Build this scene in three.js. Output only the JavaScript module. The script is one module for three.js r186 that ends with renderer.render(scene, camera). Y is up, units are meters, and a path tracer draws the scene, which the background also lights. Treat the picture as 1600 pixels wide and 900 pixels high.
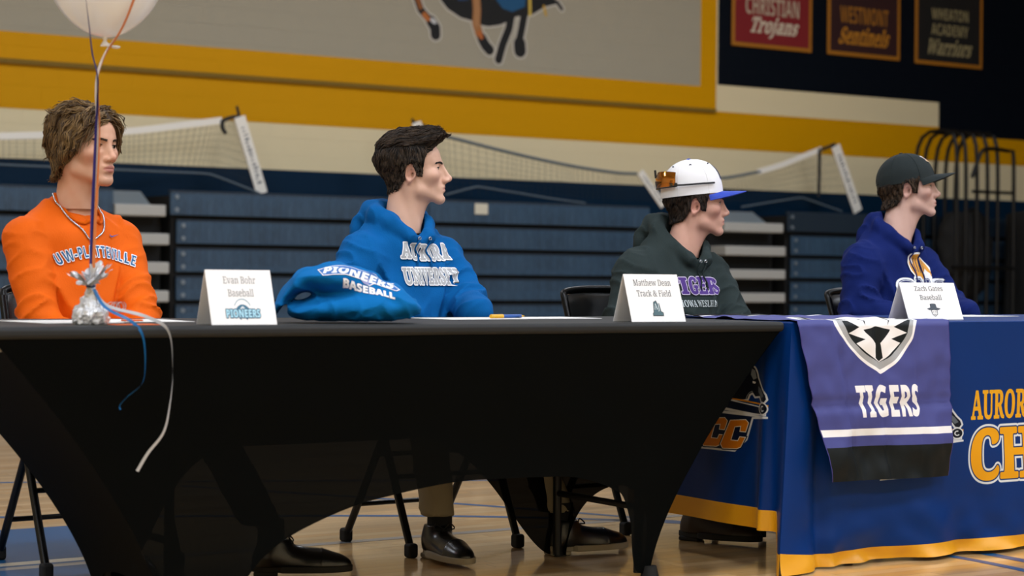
import * as THREE from 'three';
import { mergeGeometries } from 'three/addons/utils/BufferGeometryUtils.js';
import { RoundedBoxGeometry } from 'three/addons/geometries/RoundedBoxGeometry.js';
import { RectAreaLightUniformsLib } from 'three/addons/lights/RectAreaLightUniformsLib.js';
import { createNoise3D } from 'simplex-noise';

// ---------------------------------------------------------------- camera, light, exposure
const scene = new THREE.Scene();
scene.background = new THREE.Color(0x000000);
const camera = new THREE.PerspectiveCamera(2 * Math.atan(450 / 3000) * 180 / Math.PI, 16 / 9, 0.1, 120);
camera.filmGauge = 36;
camera.rotation.order = 'YXZ';
camera.position.set(0, 0.870, 0);
camera.rotation.set(-16.3 / 3000, -33.25 * Math.PI / 180, 0.009);
camera.focus = 6.25;
camera.userData.fStop = 3.6;
const renderer = new THREE.WebGLRenderer({ antialias: true });
renderer.toneMapping = THREE.LinearToneMapping;
renderer.toneMappingExposure = 1.06;
renderer.shadowMap.enabled = true;
RectAreaLightUniformsLib.init();
const ROOM = { x0: -9, x1: 25, z0: -19.3, z1: 9, h: 8.4 };
// gym high-bay fittings: [x, z] on the ceiling grid; the far right end of the hall is unlit
const LAMPS = [];
for (const x of [-4.5, 2.5, 9.5, 15.5]) for (const z of [5.2, 0.6, -3.2, -12.4]) LAMPS.push([x, z]);
const LAMP_POWER = 32, LAMP_COLOR = 0xedf3ff;
// ---------------------------------------------------------------- helpers
let seed = 12345;
const rnd = () => { seed = (seed + 0x6d2b79f5) | 0; let t = Math.imul(seed ^ (seed >>> 15), 1 | seed); t = (t + Math.imul(t ^ (t >>> 7), 61 | t)) ^ t; return ((t ^ (t >>> 14)) >>> 0) / 4294967296; };
const rr = (a, b) => a + (b - a) * rnd();
const noise3 = createNoise3D(rnd);
const V = (x, y, z) => new THREE.Vector3(x, y, z);
const { clamp, lerp, smoothstep } = THREE.MathUtils;
const used = new Map();
const numbered = (n) => { const k = used.get(n) ?? 0; used.set(n, k + 1); return k ? n + '_' + String(k).padStart(3, '0') : n; };
function shadow(o) { o.traverse((c) => { if (c.isMesh) { c.castShadow = true; c.receiveShadow = true; } }); return o; }
function tag(o, label, category, group, kind) { o.userData.label = label; if (category) o.userData.category = category; if (group) o.userData.group = group; if (kind) o.userData.kind = kind; return o; }
function thing(name, label, category, pos = [0, 0, 0], turn = 0, group) {
  const o = new THREE.Group(); o.name = numbered(name); o.position.set(...pos); o.rotation.y = turn; scene.add(o);
  return tag(o, label, category, group);
}
function part(name, geometry, material, parent, label) {
  const m = new THREE.Mesh(geometry, material); m.name = name; m.castShadow = m.receiveShadow = true; parent.add(m);
  if (label) m.userData.label = label;
  return m;
}
function solo(name, geometry, material, label, category, pos, group) {
  const m = new THREE.Mesh(geometry, material); m.name = numbered(name); m.castShadow = m.receiveShadow = true; if (pos) m.position.set(...pos);
  scene.add(m); return tag(m, label, category, group);
}
function struct(name, geometry, material, label, parent = scene) {
  const m = new THREE.Mesh(geometry, material); m.name = name; m.castShadow = m.receiveShadow = true; parent.add(m);
  if (parent === scene) { m.userData.kind = 'structure'; m.userData.label = label; m.userData.category = name.split('_')[0]; }
  return m;
}
const mat = (color, roughness = 0.8, o = {}) => new THREE.MeshPhysicalMaterial({ color, roughness, ...o });
const box = (w, h, d, x = 0, y = 0, z = 0) => new THREE.BoxGeometry(w, h, d).translate(x, y, z);
const rbox = (w, h, d, r, x = 0, y = 0, z = 0, s = 2) => new RoundedBoxGeometry(w, h, d, s, r).translate(x, y, z);
const clean = (g) => { const q = g.index ? g.toNonIndexed() : g; for (const k of Object.keys(q.attributes)) if (!['position', 'normal', 'uv'].includes(k)) q.deleteAttribute(k); return q; };
const join = (list) => mergeGeometries(list.map(clean), false);
function tube(points, r, seg = 24, rad = 8, closed = false, tension = 0.5) {
  return new THREE.TubeGeometry(new THREE.CatmullRomCurve3(points.map((p) => V(...p)), closed, 'catmullrom', tension), seg, r, rad, closed);
}
function rod(a, b, r, rad = 10) {
  const A = V(...a), B = V(...b), d = B.clone().sub(A), g = new THREE.CylinderGeometry(r, r, d.length(), rad, 1);
  g.applyQuaternion(new THREE.Quaternion().setFromUnitVectors(V(0, 1, 0), d.normalize())); return g.translate((A.x + B.x) / 2, (A.y + B.y) / 2, (A.z + B.z) / 2);
}
// a parametric sheet: f(u, v) -> [x, y, z], uv from the parameters (or fuv)
function sheet(nu, nv, f, fuv) {
  const p = [], uv = [], ix = [];
  for (let j = 0; j <= nv; j++) for (let i = 0; i <= nu; i++) { const u = i / nu, v = j / nv; p.push(...f(u, v)); uv.push(...(fuv ? fuv(u, v) : [u, v])); }
  for (let j = 0; j < nv; j++) for (let i = 0; i < nu; i++) { const a = j * (nu + 1) + i, b = a + 1, c = a + nu + 1, d = c + 1; ix.push(a, b, d, a, d, c); }
  const g = new THREE.BufferGeometry(); g.setAttribute('position', new THREE.Float32BufferAttribute(p, 3)); g.setAttribute('uv', new THREE.Float32BufferAttribute(uv, 2)); g.setIndex(ix); g.computeVertexNormals(); return g;
}
// a flat ribbon of width w along points, with a thickness
function ribbon(points, w, side = [0, 0, 1], seg = 60, thick = 0.0006, twist = 0) {
  const c = new THREE.CatmullRomCurve3(points.map((p) => V(...p))), S = V(...side);
  const mk = (off) => sheet(seg, 1, (u, v) => {
    const p = c.getPointAt(u), t = c.getTangentAt(u), s = S.clone().addScaledVector(t, -S.dot(t)).normalize().applyAxisAngle(t, twist * u), n = t.clone().cross(s);
    return p.addScaledVector(s, (v - 0.5) * w).addScaledVector(n, off).toArray();
  });
  const a = mk(thick / 2), b = mk(-thick / 2); b.index.array.reverse(); b.computeVertexNormals();
  return join([a, b]);
}
// canvas textures
function canvas(w, h, draw) { const c = document.createElement('canvas'); c.width = w; c.height = h; const g = c.getContext('2d'); draw(g, w, h); return c; }
function tex(w, h, draw, o = {}) { const t = new THREE.CanvasTexture(canvas(w, h, draw)); t.colorSpace = o.data ? THREE.NoColorSpace : THREE.SRGBColorSpace; t.wrapS = t.wrapT = o.repeat ? THREE.RepeatWrapping : THREE.ClampToEdgeWrapping; if (o.repeat) t.repeat.set(...o.repeat); t.anisotropy = 8; return t; }
function noiseTex(n, f, repeat) {   // tileable value noise in grey, for bump
  const d = new Uint8Array(n * n * 4);
  for (let y = 0; y < n; y++) for (let x = 0; x < n; x++) { const v = clamp(f(x / n, y / n), 0, 1) * 255; d.set([v, v, v, 255], (y * n + x) * 4); }
  const t = new THREE.DataTexture(d, n, n); t.wrapS = t.wrapT = THREE.RepeatWrapping; t.magFilter = THREE.LinearFilter; t.repeat.set(...repeat); t.needsUpdate = true; return t;
}
const tile = (x, y, f) => { const a = x * 6.28318, b = y * 6.28318; return noise3(Math.cos(a) * f + Math.sin(b) * f * 0.7, Math.sin(a) * f - Math.cos(b) * f * 0.7, Math.cos(b) * f + Math.sin(a) * 0.5 * f); };
const weave = noiseTex(256, (x, y) => 0.5 + 0.22 * Math.sin(x * 6.28318 * 64) * Math.sin(y * 6.28318 * 64) + 0.3 * tile(x, y, 9), [4, 4]);
function print(geometry, w, h, draw, parent, name = 'print', o = {}) {   // a printed patch, cut by its alpha
  const t = tex(w, h, draw); const m = mat(0xffffff, o.rough ?? 0.75, { map: t, transparent: true, ...(o.mat ?? {}) });
  return part(name, geometry, m, parent, o.label);
}
function spaced(g, text, x, y, gap) { let at = x; for (const c of text) { g.fillText(c, at, y); at += g.measureText(c).width + gap; } return at; }
// fits text to a box, filled and outlined
function fit(g, text, x, y, w, h, font, fill, layers = []) {
  g.save(); g.font = font; g.textAlign = 'left'; g.textBaseline = 'alphabetic';
  const m = g.measureText(text), asc = m.actualBoundingBoxAscent, l = m.actualBoundingBoxLeft, tw = l + m.actualBoundingBoxRight, th = asc + m.actualBoundingBoxDescent;
  g.translate(x, y); g.scale(w / tw, h / th); g.lineJoin = 'round';
  for (const [c, lw] of layers) { g.strokeStyle = c; g.lineWidth = lw; g.strokeText(text, l, asc); }
  if (fill) { g.fillStyle = fill; g.fillText(text, l, asc); }
  g.restore();
}
function poly(g, pts, fill, stroke, lw) { g.beginPath(); pts.forEach((p, i) => (i ? (p.length === 4 ? g.quadraticCurveTo(...p) : g.lineTo(...p)) : g.moveTo(...p))); g.closePath(); if (fill) { g.fillStyle = fill; g.fill(); } if (stroke) { g.strokeStyle = stroke; g.lineWidth = lw; g.stroke(); } }

// ---------------------------------------------------------------- signed distance modelling
const smin = (a, b, k) => { const h = Math.max(k - Math.abs(a - b), 0) / k; return Math.min(a, b) - h * h * k * 0.25; };
const smax = (a, b, k) => -smin(-a, -b, k);
const ell = (x, y, z, cx, cy, cz, rx, ry, rz) => { const px = x - cx, py = y - cy, pz = z - cz, ax = px / rx, ay = py / ry, az = pz / rz, k0 = Math.sqrt(ax * ax + ay * ay + az * az), bx = ax / rx, by = ay / ry, bz = az / rz, k1 = Math.sqrt(bx * bx + by * by + bz * bz); return k1 < 1e-6 ? -Math.min(rx, ry, rz) : k0 * (k0 - 1) / k1; };
const cap = (x, y, z, a, b, r1, r2) => { const bx = b[0] - a[0], by = b[1] - a[1], bz = b[2] - a[2], px = x - a[0], py = y - a[1], pz = z - a[2], h = Math.max(0, Math.min(1, (px * bx + py * by + pz * bz) / (bx * bx + by * by + bz * bz + 1e-9))), dx = px - bx * h, dy = py - by * h, dz = pz - bz * h; return Math.sqrt(dx * dx + dy * dy + dz * dz) - (r1 + (r2 - r1) * h); };
// naive surface nets over a box, with empty blocks skipped; the vertices are then drawn onto the surface
function net(sdf, lo, hi, h) {
  const n = [0, 1, 2].map((k) => Math.ceil((hi[k] - lo[k]) / h) + 1), [nx, ny, nz] = n, val = new Float32Array(nx * ny * nz), B = 4;
  for (let bz = 0; bz < nz; bz += B) for (let by = 0; by < ny; by += B) for (let bx = 0; bx < nx; bx += B) {
    const c = sdf(lo[0] + (bx + 1.5) * h, lo[1] + (by + 1.5) * h, lo[2] + (bz + 1.5) * h), far = Math.abs(c) > h * 8;
    for (let z = bz; z < Math.min(bz + B, nz); z++) for (let y = by; y < Math.min(by + B, ny); y++) for (let x = bx; x < Math.min(bx + B, nx); x++) val[(z * ny + y) * nx + x] = far ? c : sdf(lo[0] + x * h, lo[1] + y * h, lo[2] + z * h);
  }
  const id = new Int32Array(nx * ny * nz).fill(-1), pos = [], at = (x, y, z) => (z * ny + y) * nx + x;
  for (let z = 0; z < nz - 1; z++) for (let y = 0; y < ny - 1; y++) for (let x = 0; x < nx - 1; x++) {
    const v = []; let m = 0;
    for (let k = 0; k < 8; k++) { const q = val[at(x + (k & 1), y + ((k >> 1) & 1), z + (k >> 2))]; v.push(q); if (q < 0) m++; }
    if (m === 0 || m === 8) continue;
    let sx = 0, sy = 0, sz = 0, c = 0;
    for (let a = 0; a < 8; a++) for (const d of [1, 2, 4]) { if (a & d) continue; const b = a | d; if ((v[a] < 0) === (v[b] < 0)) continue; const t = v[a] / (v[a] - v[b]); sx += (a & 1) + (d === 1 ? t : 0); sy += ((a >> 1) & 1) + (d === 2 ? t : 0); sz += (a >> 2) + (d === 4 ? t : 0); c++; }
    let px = lo[0] + (x + sx / c) * h, py = lo[1] + (y + sy / c) * h, pz = lo[2] + (z + sz / c) * h;
    const e = h * 0.3, d0 = sdf(px, py, pz), gx = sdf(px + e, py, pz) - d0, gy = sdf(px, py + e, pz) - d0, gz = sdf(px, py, pz + e) - d0, gl = gx * gx + gy * gy + gz * gz;
    if (gl > 1e-12) { const st = clamp(d0 * e / gl, -h * 0.5 / Math.sqrt(gl), h * 0.5 / Math.sqrt(gl)); px -= gx * st; py -= gy * st; pz -= gz * st; }
    id[at(x, y, z)] = pos.length / 3; pos.push(px, py, pz);
  }
  const ix = [];
  for (let z = 1; z < nz - 1; z++) for (let y = 1; y < ny - 1; y++) for (let x = 1; x < nx - 1; x++) {
    const s = val[at(x, y, z)] < 0;
    for (let a = 0; a < 3; a++) {
      const q = val[at(x + (a === 0), y + (a === 1), z + (a === 2))] < 0; if (s === q) continue;
      const [u, w] = a === 0 ? [[0, 1, 0], [0, 0, 1]] : a === 1 ? [[0, 0, 1], [1, 0, 0]] : [[1, 0, 0], [0, 1, 0]];
      const i0 = id[at(x, y, z)], i1 = id[at(x - u[0], y - u[1], z - u[2])], i2 = id[at(x - u[0] - w[0], y - u[1] - w[1], z - u[2] - w[2])], i3 = id[at(x - w[0], y - w[1], z - w[2])];
      if (i0 < 0 || i1 < 0 || i2 < 0 || i3 < 0) continue;
      if (s) ix.push(i0, i1, i2, i0, i2, i3); else ix.push(i0, i2, i1, i0, i3, i2);
    }
  }
  const g = new THREE.BufferGeometry(); g.setAttribute('position', new THREE.Float32BufferAttribute(pos, 3)); g.setIndex(ix); g.computeVertexNormals();
  const uv = new Float32Array(pos.length / 3 * 2); for (let i = 0; i < uv.length / 2; i++) { uv[i * 2] = pos[i * 3] + pos[i * 3 + 2] * 0.8; uv[i * 2 + 1] = pos[i * 3 + 1] + pos[i * 3 + 2] * 0.3; }
  g.setAttribute('uv', new THREE.BufferAttribute(uv, 2));
  return g;
}
function colorBy(g, f) { const p = g.attributes.position, c = new Float32Array(p.count * 3), C = new THREE.Color(); for (let i = 0; i < p.count; i++) { f(p.getX(i), p.getY(i), p.getZ(i), C); C.toArray(c, i * 3); } g.setAttribute('color', new THREE.BufferAttribute(c, 3)); return g; }
// a patch lying on an sdf: start(u, v) a point outside, dir the way to go in
function patch(sdf, start, dir, nu, nv, lift = 0.0012) {
  return sheet(nu, nv, (u, v) => {
    const p = start(u, v); let t = 0, best = 9, tb = 0;
    for (let k = 0; k < 60; k++) { const d = sdf(p[0] + dir[0] * t, p[1] + dir[1] * t, p[2] + dir[2] * t); if (d < best) { best = d; tb = t; } if (d < 0.0003) break; t += d * 0.7; if (t > 0.6) break; } t = tb;
    return [p[0] + dir[0] * (t - lift), p[1] + dir[1] * (t - lift), p[2] + dir[2] * (t - lift)];
  });
}
// ---------------------------------------------------------------- the hall
const { x0, x1, z0, z1, h: RH } = ROOM, WX = (x0 + x1) / 2, WW = x1 - x0, DZ = (z0 + z1) / 2, DD = z1 - z0;
const metric = (g, su = 1, sv = 1, ax = 'x', ay = 'y') => { const p = g.attributes.position, uv = g.attributes.uv, get = { x: (i) => p.getX(i), y: (i) => p.getY(i), z: (i) => p.getZ(i) }; for (let i = 0; i < p.count; i++) uv.setXY(i, get[ax](i) / su, get[ay](i) / sv); return g; };
// maple strip floor: 57 mm strips running along the hall
const TU = 3.648, TV = 1.824;
const floorMap = tex(2048, 1024, (g, w, h) => {
  const n = 32, sh = h / n;
  for (let i = 0; i < n; i++) {
    let x = -rr(0, 500);
    while (x < w) {
      const len = rr(260, 900), t = rr(-1, 1), warm = rr(-1, 1);
      const base = [198 + t * 16 + warm * 5, 160 + t * 17, 108 + t * 18 - warm * 6];
      g.fillStyle = `rgb(${base.map(Math.round).join()})`; g.fillRect(x, i * sh, len, sh + 1);
      for (let k = 0; k < 46; k++) { const a = rr(0.02, 0.1), d = rnd() < 0.6; g.fillStyle = d ? `rgba(120,80,40,${a})` : `rgba(235,205,155,${a})`; g.fillRect(x + rr(0, len), i * sh + rr(0, sh), rr(30, 260), rr(0.6, 2.2)); }
      g.fillStyle = 'rgba(70,45,20,0.55)'; g.fillRect(x, i * sh, 1.4, sh);
      x += len;
    }
    g.fillStyle = 'rgba(80,52,25,0.5)'; g.fillRect(0, i * sh, w, 1.2);
  }
}, { repeat: [1, 1] });
const floorMat = mat(0xffffff, 0.3, { map: floorMap, clearcoat: 0.7, clearcoatRoughness: 0.1 });
const floorG = metric(box(WW + 0.4, 0.2, DD + 0.4, WX, -0.1, DZ), TU, TV, 'x', 'z');
const floor = struct('floor', floorG, floorMat, 'glossy maple strip gym floor with painted court lines');
const lineMat = { blue: mat(0x0b4a78, 0.4, { clearcoat: 0.25, clearcoatRoughness: 0.15, specularIntensity: 0.5 }), grey: mat(0x8d9096, 0.35, { clearcoat: 0.6, clearcoatRoughness: 0.12 }), pale: mat(0xb9b3a4, 0.4, { clearcoat: 0.6, clearcoatRoughness: 0.12 }) };
const strip = (pts, w, m, label) => part('court_line', sheet(pts.length > 2 ? 40 : 1, 1, (u, v) => {
  const c = pts.length > 2 ? new THREE.CatmullRomCurve3(pts.map((p) => V(p[0], 0, p[1]))) : new THREE.LineCurve3(V(pts[0][0], 0, pts[0][1]), V(pts[1][0], 0, pts[1][1]));
  const p = c.getPoint(u), t = c.getTangent(u); return [p.x - t.z * (v - 0.5) * w, 0.0006, p.z + t.x * (v - 0.5) * w];
}), m, floor, label);
strip([[2.2, -6.72], [3.244, -6.191], [3.815, -5.831], [4.257, -5.396], [4.62, -4.8], [4.62, -4.0], [4.55, -3.2]], 0.05, lineMat.blue, 'blue curved court line');
strip([[3.2, -7.35], [3.674, -6.599], [3.974, -6.074], [4.32, -5.3], [4.50, -4.3], [4.40, -3.6]], 0.04, lineMat.blue, 'thin blue court line');
strip([[0.5, -5.5], [8, -5.62]], 0.05, lineMat.grey, 'grey court line');
strip([[0.5, -8.7], [2.62, -7.81], [4.5, -6.9]], 0.04, lineMat.blue);
part('court_paint', sheet(1, 1, (u, v) => [lerp(0.2, lerp(2.40, 2.06, v), u), 0.0004, lerp(-6.37, -5.05, v)]), lineMat.blue, floor, 'solid blue painted court area').material.side = THREE.DoubleSide;
strip([[0.5, -5.56], [2.3, -5.62]], 0.06, lineMat.pale);
part('court_paint', sheet(1, 1, (u, v) => [lerp(-2, 4.2, u), 0.0004, lerp(-13.5, -10.9, v)]), lineMat.blue, floor, 'far blue painted court area').material.side = THREE.DoubleSide;
for (const m of Object.values(lineMat)) m.side = THREE.DoubleSide;

// concrete block relief for the painted walls (0.4 x 0.2 m blocks)
const blocks = tex(512, 512, (g, w, h) => {
  g.fillStyle = '#d8d8d8'; g.fillRect(0, 0, w, h);
  for (let k = 0; k < 9000; k++) { const v = 190 + Math.floor(rnd() * 60); g.fillStyle = `rgb(${v},${v},${v})`; g.fillRect(rnd() * w, rnd() * h, 2, 2); }
  g.fillStyle = '#404040';
  for (let r = 0; r < 4; r++) { g.fillRect(0, r * 128, w, 7); for (let c = 0; c < 2; c++) g.fillRect((c * 256 + (r % 2) * 128) % w, r * 128, 7, 128); }
}, { data: true, repeat: [1, 1] });
const paint = (c, r = 0.55) => mat(c, r, { bumpMap: blocks, bumpScale: 0.003, specularIntensity: 0.25 });
const P = { cream: paint(0xdfd2ad), yellow: paint(0xcd9400), navy: paint(0x04233a), dark: paint(0x060d17), grey: paint(0xa29d8c), white: paint(0xd9d4c6), groove: paint(0x7c6226) };
const T = 0.2;
const wg = (w, h, d, x, y, z, ax = 'x') => metric(box(w, h, d, x, y, z), 0.8, 0.8, ax, 'y');
const wallBack = struct('wall_back', wg(WW + 2 * T, RH, T, WX, RH / 2, z0 - T / 2), P.cream, 'cream painted block wall behind the folded bleachers');
struct('wall_left', wg(T, RH, DD, x0 - T / 2, RH / 2, DZ, 'z'), P.cream, 'cream block wall at the left end of the gym');
struct('wall_right', wg(T, RH, DD, x1 + T / 2, RH / 2, DZ, 'z'), P.dark, 'dark wall at the right end of the gym');
struct('wall_front', wg(WW + 2 * T, RH, T, WX, RH / 2, z1 + T / 2), P.cream, 'cream block wall behind the camera');
struct('ceiling', box(WW + 2 * T, T, DD + 2 * T, WX, RH + T / 2, DZ), mat(0x8f8f8c, 0.9), 'grey painted gym ceiling');
// painted fields on the back wall, each a thin coat
const field = (name, xa, xb, ya, yb, m, d = 0.004, label) => part(name, metric(box(xb - xa, yb - ya, d, (xa + xb) / 2, (ya + yb) / 2, z0 + d / 2), 0.8, 0.8), m, wallBack, label);
field('paint_field', x0, x1, 0, 2.045, P.navy, 0.004, 'navy painted dado');
field('paint_field', x0, x1, 2.56, 3.04, P.yellow, 0.004, 'yellow painted stripe');
field('paint_field', x0, 15.75, 3.04, 3.345, P.yellow, 0.03, 'yellow frame below the grey panel');
field('paint_field', x0, 15.49, 3.345, 6.4, P.grey, 0.03, 'grey panel of the mural');
field('paint_field', 15.49, 15.75, 3.345, 6.4, P.yellow, 0.03, 'yellow frame beside the grey panel');
field('ledge', x0, 15.75, 3.015, 3.065, P.groove, 0.045, 'narrow olive ledge under the mural');
field('paint_field', 15.80, x1, 3.385, 6.6, P.dark, 0.005, 'very dark navy field behind the banners');
field('paint_field', 19.8, x1, 2.93, 3.385, P.dark, 0.005, 'dark navy field at the right');
// mural on the grey panel: legs and hooves of a running horse
const mural = sheet(1, 1, (u, v) => [lerp(10.9, 13.5, u), lerp(3.4, 5.7, v), z0 + 0.034]);
print(mural, 1300, 1150, (g) => {
  g.lineJoin = 'round'; g.lineCap = 'round'; g.translate(0, 700);
  const S = (pts, c, w) => { g.beginPath(); pts.forEach((p, i) => (i ? g.lineTo(...p) : g.moveTo(...p))); g.strokeStyle = c; g.lineWidth = w; g.stroke(); };
  const shapes = (halo) => {
    const K = halo ? '#bdb9ae' : '#07090b', ex = halo ? 26 : 0;
    S([[170, -80], [180, 80], [214, 163], [268, 212]], K, 44 + ex); S([[285, 225], [314, 262], [316, 300]], K, 66 + ex);
    poly(g, [[330, -120], [356, 95], [401, 140], [489, 182], [578, 196], [660, 230, 713, 212], [790, 205, 849, 150], [988, 125], [1080, 71], [1160, 20], [1200, -80, 1150, -170], [1000, -260, 700, -235], [520, -225], [470, -330, 380, -430], [300, -480], [215, -400], [120, -330], [135, -285], [250, -300], [290, -200, 300, -120]], K, K, 10 + ex);
    S([[590, 20], [600, 131], [596, 215], [618, 275]], halo ? K : '#9d6b3e', 56 + ex); S([[637, 300], [662, 338], [690, 362]], K, 64 + ex);
    S([[849, 120], [827, 226], [783, 325], [755, 415]], K, 52 + ex); S([[941, 110], [919, 219], [900, 298], [906, 352]], K, halo ? 80 : 50); S([[905, 310], [908, 350]], K, 84 + ex);
    S([[1090, 60], [1174, 36], [1210, 76]], K, 22 + ex);
  };
  shapes(true); shapes(false);
  S([[178, 20], [186, 88], [212, 150]], '#8a4f1c', 30); S([[240, 190], [262, 212]], '#b0662b', 34); g.fillStyle = '#c3c6c8'; g.beginPath(); g.ellipse(300, 222, 24, 14, 0.6, 0, 7); g.fill();
  S([[592, 30], [602, 120], [600, 215]], '#a8794e', 36); S([[618, 268], [632, 290]], '#b3622a', 30);
  poly(g, [[700, -225], [735, 62], [780, 108], [849, 124], [941, 86], [975, -235]], '#0d4e79'); poly(g, [[430, -80], [470, 90], [540, 80], [560, -80]], '#173a63');
  S([[975, 0], [978, 130]], '#cdb24a', 20); S([[1078, 70], [1094, 122]], '#c39a24', 15);
}, wallBack, 'mural_print', { label: 'painted black running horse, legs and hooves' });

// bleachers pushed back against the wall: rows of navy boards
const BZ = -18.1, BT = 1.715, RP = 0.287;
const grainTex = tex(512, 128, (g, w, h) => {
  g.fillStyle = '#2b4760'; g.fillRect(0, 0, w, h);
  for (let k = 0; k < 900; k++) { const v = rnd() < 0.5; g.fillStyle = v ? `rgba(72,98,122,${rr(0.05, 0.25)})` : `rgba(10,28,44,${rr(0.05, 0.25)})`; g.fillRect(rnd() * w, rnd() * h, rr(1, 6), rr(20, 120)); }
}, { repeat: [1, 1] });
const boardMat = mat(0xffffff, 0.5, { map: grainTex }), navyMat = mat(0x0c2232, 0.6), blackMat = mat(0x07090b, 0.7), alu = mat(0xa9aaa6, 0.55), boltMat = mat(0x76828c, 0.5, { metalness: 0.4 });
const boltG = new THREE.CylinderGeometry(0.024, 0.024, 0.012, 12).rotateX(Math.PI / 2);
function bleacher(label, xa, xb, bolts, darkTop) {
  const t = thing('folded_bleacher', label, 'bleachers', [0, 0, 0], 0, 'folded bleacher sections along the wall');
  part('carcass', box(xb - xa - 0.1, BT - 0.04, 0.95, (xa + xb) / 2, (BT - 0.04) / 2, BZ - 0.54), blackMat, t);
  for (let r = 0; r < 6; r++) {
    const top = BT - r * RP, dz = BZ - 0.02 * (5 - r) * 0 + (r ? 0.0 : 0.02);
    const left = r ? xa + 0.08 : xa;
    const m = darkTop && r === 0 ? navyMat : boardMat;
    const long = xb - left, nB = Math.max(1, Math.round(long / 2.9));
    for (let k = 0; k < nB; k++) {
      const a = left + long * k / nB, b = left + long * (k + 1) / nB;
      part('riser_board', metric(rbox(b - a - 0.006, 0.232, 0.035, 0.008, (a + b) / 2, top - 0.128, dz), 0.9, 0.24), m, t);
    }
    part('seat_nosing', rbox(long, 0.028, 0.06, 0.01, (left + xb) / 2, top - 0.012 + (r ? 0 : 0.004), dz - 0.012), navyMat, t);
    if (bolts) for (const dy of [0.06, 0.19]) part('bolt', boltG.clone().translate(left + 0.07, top - dy, dz + 0.022), boltMat, t);
  }
  return t;
}
bleacher('folded navy bleachers behind the young man in orange, at the left edge', -4.0, 7.12, false);
bleacher('long folded navy bleacher section behind the middle two seated men', 7.72, 13.78, true);
bleacher('folded navy bleacher section behind the man in the dark cap', 15.93, 21.5, true, true);
// aisle stacks of pale plank ends between the sections
function aisle(label, xa, xb) {
  const t = thing('aisle_step_stack', label, 'bleachers', [0, 0, 0], 0, 'pale plank steps between bleacher sections');
  part('carcass', box(xb - xa, BT - 0.15, 0.7, (xa + xb) / 2, (BT - 0.15) / 2, BZ - 0.6), blackMat, t);
  for (let r = 0; r < 6; r++) { const y = BT - 0.205 - r * RP; if (y > 0.05) part('step_plank', rbox(xb - xa - 0.06 + (r ? 0 : -0.02), 0.115, 0.5, 0.014, (xa + xb) / 2 - (r ? 0 : 0.03), y, BZ - 0.2), alu, t); }
  const s = part('sloped_board', rbox(xb - xa - 0.16, 0.03, 0.36, 0.01), mat(0x6f7d86, 0.5), t); s.rotation.x = 0.5; s.position.set((xa + xb) / 2 - 0.05, BT - 0.09, BZ - 0.32);
}
aisle('pale plank step ends of the bleacher aisle beside the orange shirt', 7.12, 7.74);
aisle('pale plank step ends of the bleacher aisle right of the white cap', 14.9, 15.92);
solo('notice', rbox(0.17, 0.12, 0.01, 0.003, 11.42, 1.63, BZ + 0.045), mat(0xcac6b4, 0.7), 'small pale notice on the top bleacher board beside the man in royal blue', 'notice');

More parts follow.
